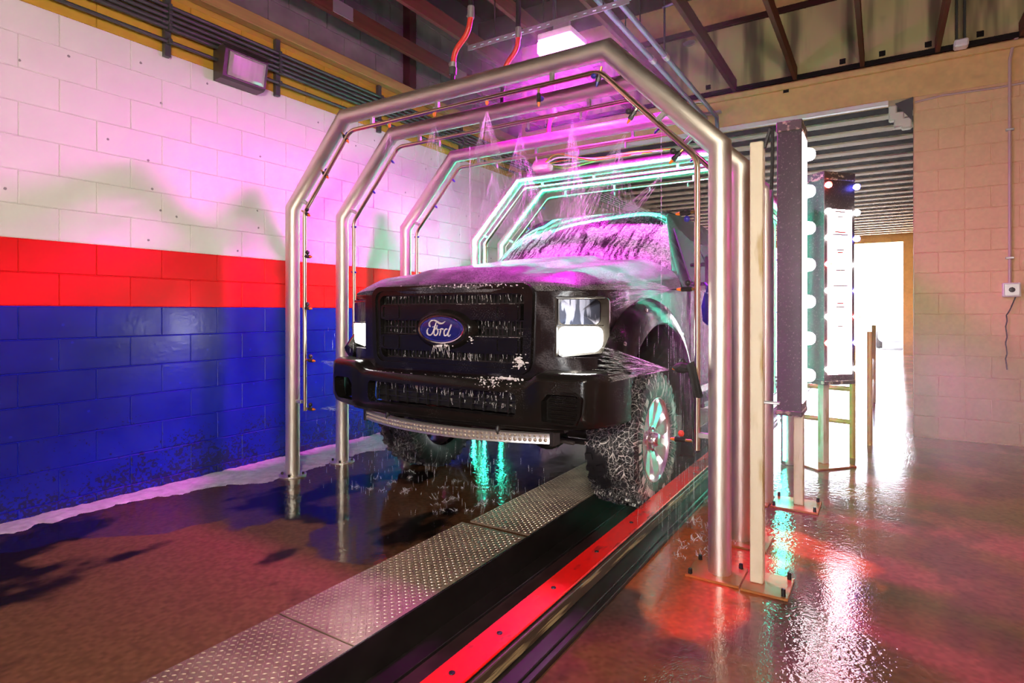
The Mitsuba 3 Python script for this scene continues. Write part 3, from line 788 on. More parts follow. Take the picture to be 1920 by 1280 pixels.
q = put(A1 + '__base_plate', box(-0.78, -0.54, 2.74, 2.96, 0.0, 0.012, 0.002), 'mat_rust_plate')
labels[q] = {'label': 'rusty square base plate'}
for x, y in ((-0.76, 2.76), (-0.76, 2.94), (-0.57, 2.94)):
    put(q + '__bolt', lathe([[0.0001, 0.035], [0.009, 0.034], [0.010, 0.012]], 6, 'z', (x, y, 0)), 'mat_black_steel')
for A, y in ((A2, 3.33), (A3, 4.09)):
    q = put(A + '__base_plate', box(-0.79, -0.61 if y > 4 else -0.50, y - 0.12, y + 0.12, 0.0, 0.012, 0.002), 'mat_rust_plate')

# ---- marquee bulb signs
def bulb_sign(o, ang, w, d, z0, z1, label, nb, dark=True):
    """o: near corner of the sign at the floor; the dark side faces the camera, the lit face is turned by ang"""
    k = uniq('bulb_sign')
    lab(k, label, 'lighted sign', 'marquee signs beside the arches')
    M = rotz(ang, (o[0], o[1], 0))
    # local: x across the thin dark side (0..d), y along the lit face (0..w); lit face at x = d
    put(k + '__case', xf(box(0, d, 0, w, z0, z1, 0.004), M), 'mat_sign_black')
    put(k + '__cap', xf(box(-0.004, d + 0.004, -0.004, w + 0.004, z1 - 0.06, z1 + 0.004, 0.004), M), 'mat_sign_cap')
    put(k + '__foot_cap', xf(box(-0.006, d + 0.004, -0.006, w + 0.004, z0 - 0.02, z0 + 0.012, 0.004), M), 'mat_sign_cap')
    return k, M


# first sign
S1, M1 = bulb_sign((-0.566, 4.04), 0.0, 0.28, 0.141, 0.60, 2.43, 'tall black marquee sign edge with round white bulbs, nearest the camera', 7)
put(S1 + '__lit_face', xf(box(0.1415, 0.146, 0.02, 0.26, 0.66, 2.36, 0.002), M1), 'mat_white_plastic', **glow((11, 6.8, 7.6), 2))
bulb = lathe([[0.0001, 0.0], [0.016, 0.0], [0.018, 0.014], [0.036, 0.034], [0.043, 0.056], [0.038, 0.080], [0.022, 0.095], [0.0001, 0.10]], 16, 'x')
for i in range(7):
    z = 2.33 - 0.1 - i * 0.233
    kk = uniq(S1 + '__bulb')
    scene[kk] = {**ply(mv(xf(bulb, np.eye(4)), M1[0, 3] + 0.112, M1[1, 3] + 0.10, z), None, True), 'bsdf': {'type': 'ref', 'id': 'mat_white_plastic'}, **glow((11, 11, 11.5), 0.15)}
put(S1 + '__post', box(-0.478, -0.422, 4.10, 4.156, 0.012, 0.585, 0.003), 'mat_cream_post')
q = put(S1 + '__base_plate', box(-0.60, -0.33, 3.99, 4.25, 0.0, 0.012, 0.002), 'mat_rust_plate')
for x, y in ((-0.58, 4.01), (-0.35, 4.01), (-0.58, 4.23), (-0.35, 4.23)):
    put(q + '__bolt', lathe([[0.0001, 0.04], [0.008, 0.039], [0.009, 0.012]], 6, 'z', (x, y, 0)), 'mat_black_steel')
put(S1 + '__bracket', box(-0.595, -0.56, 4.14, 4.17, 0.80, 0.815, 0.002), 'mat_zinc')
# second sign, its face turned to the camera
S2, M2 = bulb_sign((-0.535, 5.30), -0.72, 0.30, 0.20, 0.68, 2.33, 'second marquee sign with a bright face and red and white bulbs', 8)
put(S2 + '__lit_face', xf(box(0.201, 0.206, 0.03, 0.27, 0.74, 2.04, 0.002), M2), 'mat_white_plastic', **glow((9, 5.2, 6.2), 2))
for i, (z, w) in enumerate(((2.02, 0.10), (1.98, 0.05), (1.86, 0.10), (1.84, 0.15), (1.72, 0.07), (1.70, 0.05), (1.56, 0.09), (1.44, 0.14), (1.30, 0.06), (1.27, 0.08), (1.12, 0.05))):
    put(S2 + '__text_line', xf(box(0.206, 0.2072, 0.15 - w / 2, 0.15 + w / 2, z - 0.004, z + 0.004), M2), 'mat_red_rubber' if i % 3 == 2 else 'mat_zinc')
sb = xf(bulb, np.diag([0.62, 0.62, 0.62, 1]))
for i in range(8):
    for side in (0, 1):
        z = 2.22 - i * 0.205
        c = (13, 12.5, 13) if (i + side) % 3 else (11, 0.5, 0.3)
        if side and i % 2 == 0: c = (0.6, 0.7, 9)
        g = xf(mv(sb, 0.195, 0.012 if side == 0 else 0.288, z), M2)
        kk = uniq(S2 + '__bulb')
        scene[kk] = {**ply(g, None, True), 'bsdf': {'type': 'ref', 'id': 'mat_white_plastic'}, **glow(c, 0.08)}
put(S2 + '__post', xf(box(0.03, 0.09, 0.10, 0.16, 0.012, 0.66, 0.003), M2), 'mat_cream_post')
put(S2 + '__base_plate', xf(box(-0.12, 0.22, -0.08, 0.30, 0.0, 0.012, 0.002), M2), 'mat_rust_plate')

# ---- yellow pipe barriers in the tunnel
for (x, y, x2, y2, lb) in ((-0.215, 5.72, -0.62, 5.80, 'yellow pipe barrier behind the second marquee sign'), (-0.10, 6.35, -0.10, 9.4, 'long yellow pipe barrier leading to the exit')):
    k = uniq('pipe_barrier')
    lab(k, lb, 'barrier', 'yellow pipe barriers')
    for a, b in ((x, y), (x2, y2)):
        put(k + '__post', tube([[a, b, 0], [a, b, 1.05 if lb[0] == 'l' else 0.95]], 0.022, 10), 'mat_yellow_paint', 40)
    for z in (0.30, 0.58):
        put(k + '__rail', tube([[x, y, z], [x2, y2, z]], 0.020, 10), 'mat_yellow_paint', 40)

# ---- exhaust blower and cable tangle on the fourth arch
k = uniq('blower_motor')
lab(k, 'pale rounded motor with hoses on top of the fourth arch', 'motor')
q = px_y(1018, 312, 5.25)
put(k, mv(lathe([[0.0001, -0.10], [0.05, -0.10], [0.075, -0.07], [0.08, 0.05], [0.06, 0.085], [0.0001, 0.09]], 16, 'x'), q[0], 5.25, q[2]), 'mat_cream_plastic', 40)
put(k + '__mount', box(q[0] - 0.06, q[0] + 0.06, 5.2, 5.3, AZT + 0.03, q[2] - 0.04, 0.004), 'mat_zinc')
for i in range(5):
    pts = [q + [0.06, 0.03 * i - 0.06, 0.02], q + [0.2, 0.05 * i - 0.1, 0.09 - 0.03 * i], q + [0.55 + 0.08 * i, 0.04 * i, -0.02 + 0.02 * i], q + [0.95 + 0.1 * i, 0, -0.02]]
    put(k + '__cable', tube(fillet(pts, 0.3, 5), 0.008, 6), 'mat_white_plastic' if i % 2 else 'mat_yellow_pipe', 40)

# ---- cloth tied round a nozzle on the right pipe of the first arch
k = uniq('tied_cloth')
lab(k, 'black rag knotted round a nozzle on the right spray pipe', 'rag')


def cloth():
    # draped strip with folds hanging from the nozzle
    top = [px_y(1287, 684, 2.80), px_y(1300, 677, 2.80)]
    bot = [px_y(1300, 748, 2.79), px_y(1319, 743, 2.79)]
    n, m = 18, 14
    v = []
    for side in (0, 1):
        for i in range(n + 1):
            t = i / n
            a, b = top[0] + (bot[0] - top[0]) * t, top[1] + (bot[1] - top[1]) * t
            for j in range(m + 1):
                s = j / m
                p_ = a + (b - a) * s
                p_ = p_ + np.array([0, (0.008 * math.sin(s * 9 + t * 2) * (0.4 + t)) - 0.014 * (1 - t) * math.sin(math.pi * s) + (0.006 if side else 0), 0.006 * math.sin(s * 7) * t])
                v.append(p_)
    f = []
    W = m + 1
    o = (n + 1) * W
    for i in range(n):
        for j in range(m):
            q = i * W + j
            f.append([q, q + 1, q + W + 1, q + W]); f.append([o + q, o + q + W, o + q + W + 1, o + q + 1])
    for i in range(n):
        for q in (i * W, i * W + m):
            f.append([q, q + W, o + q + W, o + q] if q % W == 0 else [q, o + q, o + q + W, q + W])
    for j in range(m):
        f.append([j, o + j, o + j + 1, j + 1]); q = n * W + j
        f.append([q, q + 1, o + q + 1, o + q])
    return TM(v, f)


put(k, cloth(), 'mat_black_cloth', True)
kn = trimesh.creation.icosphere(3, 1.0)
kv = np.asarray(kn.vertices)
kv = kv * (0.75 + 0.5 * meshkit.fbm(kv * 2.2, 3, 5)[:, None]) * [0.042, 0.03, 0.026]
put(k + '__knot', TM(kv + NZ_CLOTH + [0.022, -0.012, 0.004], kn.faces), 'mat_black_cloth', True)

k = uniq('tied_cloth')
lab(k, 'dark blue rag hanging from the right spray pipe of the second arch', 'rag')
cpts = [px_y(*p_, 3.30) for p_ in ((1322, 548), (1332, 552), (1335, 590), (1328, 610), (1319, 602), (1316, 575))]
put(k, hull([p_ + [0, o_, 0] for p_ in cpts for o_ in (-0.012, 0.012)] + [np.mean(cpts, 0) + [0, -0.03, 0]]), 'mat_blue_plastic')
put(k + '__loop', tube([px_y(1325, 548, 3.30), px_y(1327, 536, 3.31), px_y(1322, 530, 3.33)], 0.006, 6), 'mat_blue_plastic')

# ---- parked car outside the exit
k = uniq('parked_car')
lab(k, 'pale parked car outside the far exit', 'car')
mat('mat_car_grey', color=(0.30, 0.30, 0.36), roughness=0.3, specular=0.6)
mat('mat_car_glass', color=(0.10, 0.15, 0.14), roughness=0.05, specular=0.7)
cx, cy = 0.75, 23.0
def loft(secs):
    n = len(secs[0]); v = np.vstack(secs); f = []
    for i in range(len(secs) - 1):
        for j in range(n):
            f.append([i * n + j, i * n + (j + 1) % n, (i + 1) * n + (j + 1) % n, (i + 1) * n + j])
    m_ = TM(v, f)
    c0, c1 = len(v), len(v) + 1
    v2 = np.vstack([v, np.mean(secs[0], 0), np.mean(secs[-1], 0)])
    cf = [[c0, (j + 1) % n, j] for j in range(n)] + [[c1, (len(secs) - 1) * n + j, (len(secs) - 1) * n + (j + 1) % n] for j in range(n)]
    return TM(v2, np.vstack([m_.faces, cf]))


def rsec(w, z0, z1, y, r=0.12, x=0.0, n=5):
    pts = []
    for sx, sz, a0 in ((1, 1, 0), (-1, 1, 90), (-1, -1, 180), (1, -1, 270)):
        for i in range(n):
            a = math.radians(a0 + 90 * i / (n - 1))
            pts.append([x + sx * (w - r) + r * math.cos(a), y, (z1 - r if sz > 0 else z0 + r) + r * math.sin(a)])
    return np.array(pts)


put(k + '__body', loft([rsec(0.80, 0.30, 0.72, cy, 0.15, cx), rsec(0.88, 0.22, 0.92, cy + 0.2, 0.16, cx), rsec(0.92, 0.22, 1.0, cy + 1.4, 0.16, cx), rsec(0.92, 0.22, 1.02, cy + 3.8, 0.16, cx), rsec(0.85, 0.3, 0.95, cy + 4.4, 0.16, cx)]), 'mat_car_grey', 40)
put(k + '__cabin', loft([rsec(0.82, 0.9, 1.0, cy + 1.2, 0.04, cx), rsec(0.72, 0.9, 1.46, cy + 2.0, 0.14, cx), rsec(0.70, 0.9, 1.48, cy + 3.2, 0.14, cx), rsec(0.80, 0.9, 1.0, cy + 4.1, 0.04, cx)]), 'mat_car_glass', 40)
for x in (-0.85, 0.85):
    for y in (0.85, 3.55):
        put(k + '__wheel', lathe([[0.0001, -0.1], [0.2, -0.1], [0.31, -0.09], [0.33, 0], [0.31, 0.09], [0.2, 0.1], [0.0001, 0.1]], 24, 'x', (cx + x, cy + y, 0.30)), 'mat_black_rubber', 40)
# ================================================================== THE TRUCK
TX = -2.235


def foam_streak(p):
    """soapy streaks that ran down: 1 = foam"""
    s = fbm(p.x * 52 + 1.6 * noise(p.x * 9, p.z * 22), p.z * 9.0, 3.0, octaves=3)
    q = fbm(p.x * 2.6 + 4, p.z * 4.0, p.y * 1.5, octaves=4)
    g = noise(p.x * 190, p.z * 150, p.y * 100)
    return smoothstep(0.44, 0.58, s * 0.5 + q * 0.62 - 0.02 + 0.10 * (g - 0.5) - 0.35 * smoothstep(1.92, 2.06, p.z + 0.12 * (q - 0.5)))


def beads(p):
    f, s, w = voronoi(p.x * 95 + p.y * 40, p.z * 95 + p.y * 70)
    return smoothstep(0.32, 0.12, f) * w


mat('mat_truck_paint', color=lambda p, n, uv: mix((0.008, 0.006, 0.007), (0.30, 0.28, 0.30), 0.25 * smoothstep(0.5, 0.75, fbm(p.x * 9, p.y * 9 + p.z * 9, 2.0, octaves=4)) * noise(p.x * 160, p.y * 160, p.z * 160) + 0.03 * beads(p)),
    roughness=lambda p, n, uv: 0.10 + 0.08 * fbm(p.x * 15, p.y * 15, p.z * 15), specular=0.4, bump=(lambda p, n, uv: beads(p), 0.0006))
mat('mat_soapy_hood', color=lambda p, n, uv: mix((0.008, 0.006, 0.007), (0.62, 0.60, 0.62), (0.07 + 0.30 * smoothstep(0.36, 0.66, fbm(p.x * 3.5, p.y * 3.5, 2.0, octaves=4))) * smoothstep(0.20, 0.8, noise(p.x * 340, p.y * 260, p.z * 240))), roughness=lambda p, n, uv: 0.12 + 0.2 * fbm(p.x * 9, p.y * 9, 3.0), specular=0.45, clearcoat=0.5, clearcoat_gloss=0.9, bump=(lambda p, n, uv: beads(p), 0.0007))
mat('mat_truck_trim', color=lambda p, n, uv: mi.Color3f(0.008, 0.007, 0.006) + 0.05 * beads(p) * smoothstep(0.55, 0.7, fbm(p.x * 9, p.z * 9, p.y * 5)), roughness=0.15, specular=0.25, bump=(lambda p, n, uv: beads(p), 0.0005))
mat('mat_grille_mesh', color=(0.012, 0.011, 0.010), roughness=0.4)
mat('mat_windshield', color=lambda p, n, uv: mix(mi.Color3f(0.02, 0.018, 0.02) + 0.22 * smoothstep(0.35, 0.8, noise(p.x * 170, p.y * 60, p.z * 120)) * smoothstep(0.3, 0.6, fbm(p.x * 5, p.z * 7, 2.0)), (0.60, 0.58, 0.60), foam_streak(p) * (0.35 + 0.65 * smoothstep(0.3, 0.7, noise(p.x * 120, p.y * 50, p.z * 70)))), roughness=lambda p, n, uv: 0.06 + 0.4 * foam_streak(p), specular=0.7)
mat('mat_side_glass', color=(0.03, 0.05, 0.05), roughness=0.08, specular=0.7)
mat('mat_chrome', color=(0.75, 0.74, 0.72), metallic=1.0, roughness=0.12)
mat('mat_wheel_alloy', color=lambda p, n, uv: mix((0.70, 0.68, 0.70), (0.85, 0.84, 0.85), fbm(p.x * 20, p.y * 20, p.z * 20)), metallic=0.85, roughness=0.22)
mat('mat_emblem_blue', color=(0.006, 0.008, 0.11), roughness=0.12, specular=0.6, clearcoat=1.0)
mat('mat_lamp_reflector', color=lambda p, n, uv: mix((0.014, 0.015, 0.022), (0.09, 0.09, 0.11), smoothstep(0.5, 0.62, fbm(p.x * 40, p.z * 7, 3.0))), metallic=0.9, roughness=0.18)
mat('mat_lamp_shell', color=(0.025, 0.022, 0.018), roughness=0.15, specular=0.6)
mat('mat_frame_black', color=lambda p, n, uv: mi.Color3f(0.014, 0.012, 0.011) * (0.6 + fbm(p.x * 20, p.y * 20, p.z * 20)), roughness=0.4)
mat('mat_led_lens', color=(0.62, 0.56, 0.44), metallic=0.6, roughness=0.2)


def tire_color(p, n, uv):
    a = dr.atan2(p.z - 0.42, p.y - 3.66)
    jx, ja = 0.9 * noise(p.x * 16, a * 8, 1.0), 0.9 * noise(p.x * 16, a * 8, 6.0)
    f, s, w = voronoi(p.x * 30 + jx, a * 11 + ja)
    web = smoothstep(0.085, 0.03, s - f)
    f2, s2, w2 = voronoi(p.x * 55 + jx * 2, a * 24 + ja)
    web = dr.maximum(web, 0.7 * smoothstep(0.07, 0.02, s2 - f2))
    m = smoothstep(0.36, 0.52, fbm(p.x * 6, a * 2.2, 4.0, octaves=3))
    m = m * dr.select(p.x > -2.2, mi.Float(1.0), mi.Float(0.35))
    side = dr.select((p.x > -1.205), smoothstep(0.5, 0.58, fbm(a * 16, p.z * 9, 3.0, octaves=3)) * 0.75, mi.Float(0))
    return mix((0.011, 0.010, 0.011), (0.80, 0.78, 0.76), dr.maximum(web * m, side))


mat('mat_tire', color=tire_color, roughness=0.45, specular=0.4)

TRK = uniq('pickup_truck')
lab(TRK, 'large black lifted pickup truck driving through the wash arches, headlights on', 'truck')


def tp(key, mesh, m, smooth=False, label=None, parent=TRK, **k):
    q = put(parent + '__' + key, mesh, m, smooth, **k)
    if label: labels[q] = {'label': label}
    return q


def sm(a, b, x):
    t = np.clip((np.asarray(x, float) - a) / (b - a), 0, 1)
    return t * t * (3 - 2 * t)


def seam_z(y): return 1.352 + 0.05 * np.clip((y - 2.85) / 1.3, 0, 1)
def half_w(y): return np.interp(y, [2.74, 2.85, 3.0, 3.2, 3.6, 4.4], [0.80, 0.905, 0.955, 0.975, 0.985, 0.99])
def y_front(x): return 2.765 + 0.115 * np.abs(np.asarray(x) / 0.9) ** 2.6


def hood():
    nx, ny = 72, 46
    us = np.linspace(-1, 1, nx + 1)
    us = np.sign(us) * (1 - (1 - np.abs(us)) ** 1.35)
    v, W = [], nx + 1
    ts = np.linspace(0, 1, ny + 1) ** 1.5
    for t in ts:
        for u in us:
            yr = 4.30 - 0.20 * (1 - u * u)
            # row position: from the front lip to the cowl
            xw = u * np.interp(t, [0, 0.1, 0.3, 1], [0.86, 0.93, 0.965, 0.985])
            y = y_front(xw) + t * (yr - y_front(xw))
            zt = np.interp(t, [0, 0.012, 0.05, 0.12, 0.25, 0.5, 0.75, 1.0], [1.392, 1.418, 1.448, 1.476, 1.504, 1.548, 1.598, 1.645])
            zs_ = seam_z(y)
            a = abs(u)
            g = max(0.0, 1 - a ** 4.5) ** 0.42
            dome = 0.036 * (1 - sm(0.34, 0.46, abs(xw))) * sm(0.03, 0.2, t)
            hump = 0.022 * math.exp(-((abs(xw) - 0.74) / 0.11) ** 2) * sm(0.02, 0.15, t)
            z = zs_ + (zt - 0.012 - zs_) * g + (dome + hump) * g
            v.append([TX + xw, y, z])
    n = len(v)
    f = [[i * W + j, i * W + j + 1, (i + 1) * W + j + 1, (i + 1) * W + j] for i in range(ny) for j in range(nx)]
    # skirt
    ring = [j for j in range(W)] + [i * W + nx for i in range(1, ny + 1)] + [ny * W + j for j in range(nx - 1, -1, -1)] + [i * W for i in range(ny - 1, 0, -1)]
    v += [[v[r][0], v[r][1] + (0.012 if r < W else 0), min(v[r][2], float(seam_z(v[r][1]))) - 0.004] for r in ring]
    m = len(ring)
    f += [[ring[(k + 1) % m], ring[k], n + k, n + (k + 1) % m] for k in range(m)]
    return TM(v, f)


tp('hood', hood(), 'mat_soapy_hood', 42, 'wide sculpted black hood streaked with soap')


def clip():
    """front fenders and core as one solid with wheel wells, lamp and grille recesses cut in"""
    half = [(0.0, 2.80), (0.60, 2.80), (0.70, 2.815), (0.86, 2.865), (0.93, 2.93), (0.965, 3.05), (0.985, 3.25), (0.99, 4.42), (0.0, 4.42)]
    pl = [(TX + x, y) for x, y in half] + [(TX - x, y) for x, y in half[::-1][1:-1]]
    g = ext(pl[::1], 1.0)
    v = np.asarray(g.vertices).copy()
    top = v[:, 2] > 0.5
    v[:, 2] = np.where(top, seam_z(v[:, 1]) - 0.006, 0.80)
    s = man(TM(v, g.faces))
    for sx in (-1, 1):
        s = s - mcyl_x(0.74, TX + sx * 0.96 - 0.45, TX + sx * 0.96 + 0.45, 3.575, 0.445)
        x0, x1 = sorted((TX + sx * 0.725, TX + sx * 1.1))
        s = s - man(box(x0, x1, 2.6, 2.985, 0.985, 1.318))
    s = s - man(box(TX - 0.565, TX + 0.565, 2.6, 2.93, 0.90, 1.343))
    s = s - man(box(TX - 0.8, TX + 0.8, 3.1, 4.3, 0.5, 1.25))
    return unman(s)


tp('front_fenders', clip(), 'mat_truck_paint', 30)

# flares
def flare(sx):
    cy, cz = 3.575, 0.445
    secs = []
    for ph in np.radians(np.linspace(39, 200, 40)):
        c, s = math.cos(ph), math.sin(ph)
        prof = [(0.880, 0.972), (0.872, 1.000), (0.845, 1.040), (0.80, 1.068), (0.755, 1.083), (0.722, 1.088), (0.712, 1.080), (0.712, 1.03), (0.73, 0.99), (0.80, 0.968)]
        secs.append(np.array([[TX + sx * x, cy - R * c, cz + R * s] for R, x in prof]))
    m = loft(secs)
    return m if sx < 0 else TM(m.vertices, m.faces[:, ::-1])


for sx in (1, -1):
    q = tp('fender_flare', flare(sx), 'mat_truck_trim', 40, 'wide black wheel arch flare')
    for ph in np.radians((48, 75, 100, 130)):
        r_ = 0.825
        tp('bolt', lathe([[0.0001, 0.012], [0.010, 0.010], [0.014, 0.0]], 8, 'x', (TX + sx * 1.048, 3.575 - r_ * math.cos(ph), 0.445 + r_ * math.sin(ph))), 'mat_chrome', 40, parent=q)
    # liner of the wheel well
    tp('wheel_well', loft([np.array([[TX + sx * x, 3.575 - R * math.cos(ph), 0.445 + R * math.sin(ph)] for x, R in ((0.45, 0.737), (0.985, 0.737), (0.985, 0.745), (0.45, 0.745))]) for ph in np.radians(np.linspace(30, 178, 30))]), 'mat_frame_black', 40)

# ---- wheels
def wheel(x, y, z, sx, front=True):
    R, w = 0.435, 0.33
    q = tp('wheel', mv(lathe([[0.268, -0.10], [0.272, 0.150], [0.262, 0.155], [0.250, 0.135], [0.240, 0.06], [0.235, -0.08]], 40, 'x'), 0, 0, 0) if sx > 0 else lathe([[0.268, 0.10], [0.272, -0.150], [0.262, -0.155], [0.250, -0.135], [0.240, -0.06], [0.235, 0.08]], 40, 'x'), 'mat_wheel_alloy', 35, 'bright alloy wheel', to=T().translate([x, y, z]).matrix)
    M = np.eye(4); M[:3, 3] = (x, y, z)
    prof = [[0.262, -0.150], [0.285, -0.160], [0.34, -0.168], [0.385, -0.163], [0.412, -0.150], [0.418, -0.10], [0.421, 0.0], [0.418, 0.10], [0.412, 0.150], [0.385, 0.163], [0.34, 0.168], [0.285, 0.160], [0.262, 0.150]]
    t = tp('tire', xf(lathe(prof, 72, 'x'), M), 'mat_tire', 40, 'chunky black off road tire', parent=q)
    # tread blocks
    B = []
    n = 34
    for i in range(n):
        for xo, wx, ln, tw, off in ((-0.058, 0.050, 0.040, 0.35, 0.0), (0.058, 0.050, 0.040, -0.35, 0.5), (0.0, 0.034, 0.032, 0.6, 0.25), (-0.132, 0.052, 0.030 + 0.016 * (i % 2), 0.1, 0.25), (0.132, 0.052, 0.030 + 0.016 * (i % 2), -0.1, 0.75)):
            a = (i + off) * 2 * math.pi / n
            hb = hull([[px_ * wx * s_, py_ * ln * s_, zz_] for px_, py_ in ((-.5, -.5), (.5, -.5), (.5, .5), (-.5, .5)) for s_, zz_ in ((1, -0.012), (0.86, 0.022))])
            hv = np.asarray(hb.vertices)
            c, s = math.cos(tw), math.sin(tw)
            hv = np.stack([hv[:, 0] * c - hv[:, 1] * s + xo, hv[:, 0] * s + hv[:, 1] * c, hv[:, 2] + 0.413 - (0.006 if abs(xo) > 0.1 else 0)], 1)
            ca, sa = math.cos(a), math.sin(a)
            B.append(TM(np.stack([hv[:, 0], hv[:, 1] * ca - hv[:, 2] * sa, hv[:, 1] * sa + hv[:, 2] * ca], 1), hb.faces))
    b = tp('tread_blocks', xf(cat(B), M), 'mat_tire', False, 'chunky tread blocks', parent=q)
    labels[b]['kind'] = 'stuff'
    # spokes and hub
    import shapely
    for i in range(8):
        a = i * math.pi / 4 + 0.2
        sp = []
        for r_, wd, dx in ((0.075, 0.030, 0.115), (0.16, 0.036, 0.125), (0.248, 0.050, 0.135)):
            for sgn in (-1, 1):
                for d in (0.0, -0.045):
                    sp.append([sx * (dx + d), sgn * wd * (1.0 if d == 0 else 1.25), r_])
        hv = np.array(sp)
        hb = hull(hv)
        ca, sa = math.cos(a), math.sin(a)
        hv = np.asarray(hb.vertices)
        tp('spoke', xf(TM(np.stack([hv[:, 0], hv[:, 1] * ca - hv[:, 2] * sa, hv[:, 1] * sa + hv[:, 2] * ca], 1), hb.faces), M), 'mat_wheel_alloy', parent=q)
    pr = [[0.0001, 0.165], [0.035, 0.163], [0.045, 0.150], [0.047, 0.125], [0.085, 0.120], [0.092, 0.105], [0.092, 0.02]]
    tp('hub_cap', xf(lathe([[r_, sx * x_] for r_, x_ in pr], 24, 'x'), M), 'mat_chrome', 35, parent=q)
    for i in range(8):
        a = i * math.pi / 4
        tp('lug_nut', xf(lathe([[0.0001, sx * 0.137], [0.009, sx * 0.135], [0.010, sx * 0.118]], 6, 'x', (0, 0.068 * math.cos(a), 0.068 * math.sin(a))), M), 'mat_chrome', parent=q)
    tp('brake_disc', xf(lathe([[0.0001, -sx * 0.02], [0.19, -sx * 0.02], [0.19, sx * 0.01], [0.0001, sx * 0.01]], 32, 'x'), M), 'mat_frame_black', 30, parent=q)


wheel(TX + 0.865, 3.66, 0.418, 1)
wheel(TX - 0.865, 3.66, 0.438, -1)
wheel(TX + 0.865, 7.35, 0.418, 1)
wheel(TX - 0.865, 7.35, 0.438, -1)

# ---- grille
def rrect(w, h, r, n=6, cx=0, cz=0, taper=0.0):
    p = []
    for sx, sz, a0 in ((1, 1, 0), (-1, 1, 90), (-1, -1, 180), (1, -1, 270)):
        for i in range(n):
            a = math.radians(a0 + 90 * i / (n - 1))
            z = sz * (h - r) + r * math.sin(a)
            x = (sx * (w - r) + r * math.cos(a)) * (1 - taper * (0.5 - z / (2 * h)))
            p.append((cx + x, cz + z))
    return p


def wall_y(m, y0):
    """mesh drawn in x, y(=height) and extruded along z becomes upright, its front at Y = y0"""
    v = np.asarray(m.vertices)
    return TM(np.stack([v[:, 0], y0 + v[:, 2], v[:, 1]], 1), m.faces[:, ::-1])


import shapely
GZ = 1.140
outer = shapely.Polygon(rrect(0.617, 0.255, 0.075, 8, TX, GZ, 0.03))
mid = shapely.Polygon(rrect(0.585, 0.225, 0.06, 8, TX, GZ, 0.03))
inner = shapely.Polygon(rrect(0.555, 0.198, 0.045, 8, TX, GZ, 0.03))
tp('grille_surround', cat(wall_y(ext(outer.difference(mid), 0.10), 2.772), wall_y(ext(mid.difference(inner), 0.09), 2.785)), 'mat_truck_trim', 30, 'black rounded grille surround')
tp('grille_backing', box(TX - 0.575, TX + 0.575, 2.885, 2.90, 0.92, 1.345), 'mat_grille_mesh')
for zb, h in ((1.232, 0.046), (1.043, 0.046)):
    q = tp('grille_bar', wall_y(ext(shapely.Polygon(rrect(0.535, h, 0.018, 5, TX, zb)), 0.07), 2.775), 'mat_truck_trim', 30, 'thick horizontal grille bar')
    for sx in (-1, 1):
        fr = shapely.Polygon(rrect(0.075, h * 0.93, 0.014, 4, TX + sx * 0.445, zb)).difference(shapely.Polygon(rrect(0.064, h * 0.72, 0.01, 4, TX + sx * 0.445, zb)))
        tp('nostril', wall_y(ext(fr, 0.012), 2.768), 'mat_truck_trim', 30, parent=q)
for z0, z1 in ((1.283, 1.335), (1.094, 1.182), (0.945, 0.992)):
    g = []
    nz = max(1, int((z1 - z0) / 0.03))
    for zz in np.linspace(z0, z1, nz + 1):
        g.append(box(TX - 0.55, TX + 0.55, 2.815, 2.83, zz - 0.003, zz + 0.003))
    for xx in np.linspace(-0.54, 0.54, 37):
        g.append(box(TX + xx - 0.003, TX + xx + 0.003, 2.818, 2.835, z0, z1))
    tp('grille_mesh', cat(g), 'mat_grille_mesh')
# ---- oval emblem with its script
def ellipse(a, b, n=56, cx=0, cz=0): return [(cx + a * math.cos(t), cz + b * math.sin(t)) for t in np.linspace(0, 2 * math.pi, n, endpoint=False)]
EX, EZ, EY = TX - 0.005, 1.128, 2.742
hous = []
for a, b, y in ((0.235, 0.135, 2.80), (0.222, 0.122, 2.775), (0.200, 0.105, 2.757), (0.188, 0.096, 2.752)):
    hous.append(np.array([[EX + x, y, EZ + z] for x, z in ellipse(a, b)]))
tp('emblem_housing', loft(hous), 'mat_truck_trim', 40)
em = tp('emblem', loft([np.array([[EX + x, y, EZ + z] for x, z in ellipse(a, b)]) for a, b, y in ((0.166, 0.079, 2.757), (0.166, 0.079, 2.745), (0.150, 0.069, 2.739), (0.08, 0.04, 2.736))]), 'mat_emblem_blue', 40, 'blue oval emblem with a bright rim and white script')
rim = loft([np.array([[EX + x, y, EZ + z] for x, z in ellipse(a, b)]) for a, b, y in ((0.164, 0.077, 2.75), (0.164, 0.077, 2.738), (0.172, 0.084, 2.735), (0.178, 0.089, 2.745), (0.178, 0.089, 2.756))])
tp('rim', TM(rim.vertices, rim.faces[:56 * 4 * 2]), 'mat_chrome', 40, parent=em)
th = loft([np.array([[EX + x, y, EZ + z] for x, z in ellipse(a, b)]) for a, b, y in ((0.1495, 0.0665, 2.742), (0.1495, 0.0665, 2.7375), (0.153, 0.070, 2.7375), (0.153, 0.070, 2.742))])
tp('pinstripe', TM(th.vertices, th.faces[:56 * 3 * 2]), 'mat_chrome', 40, parent=em)


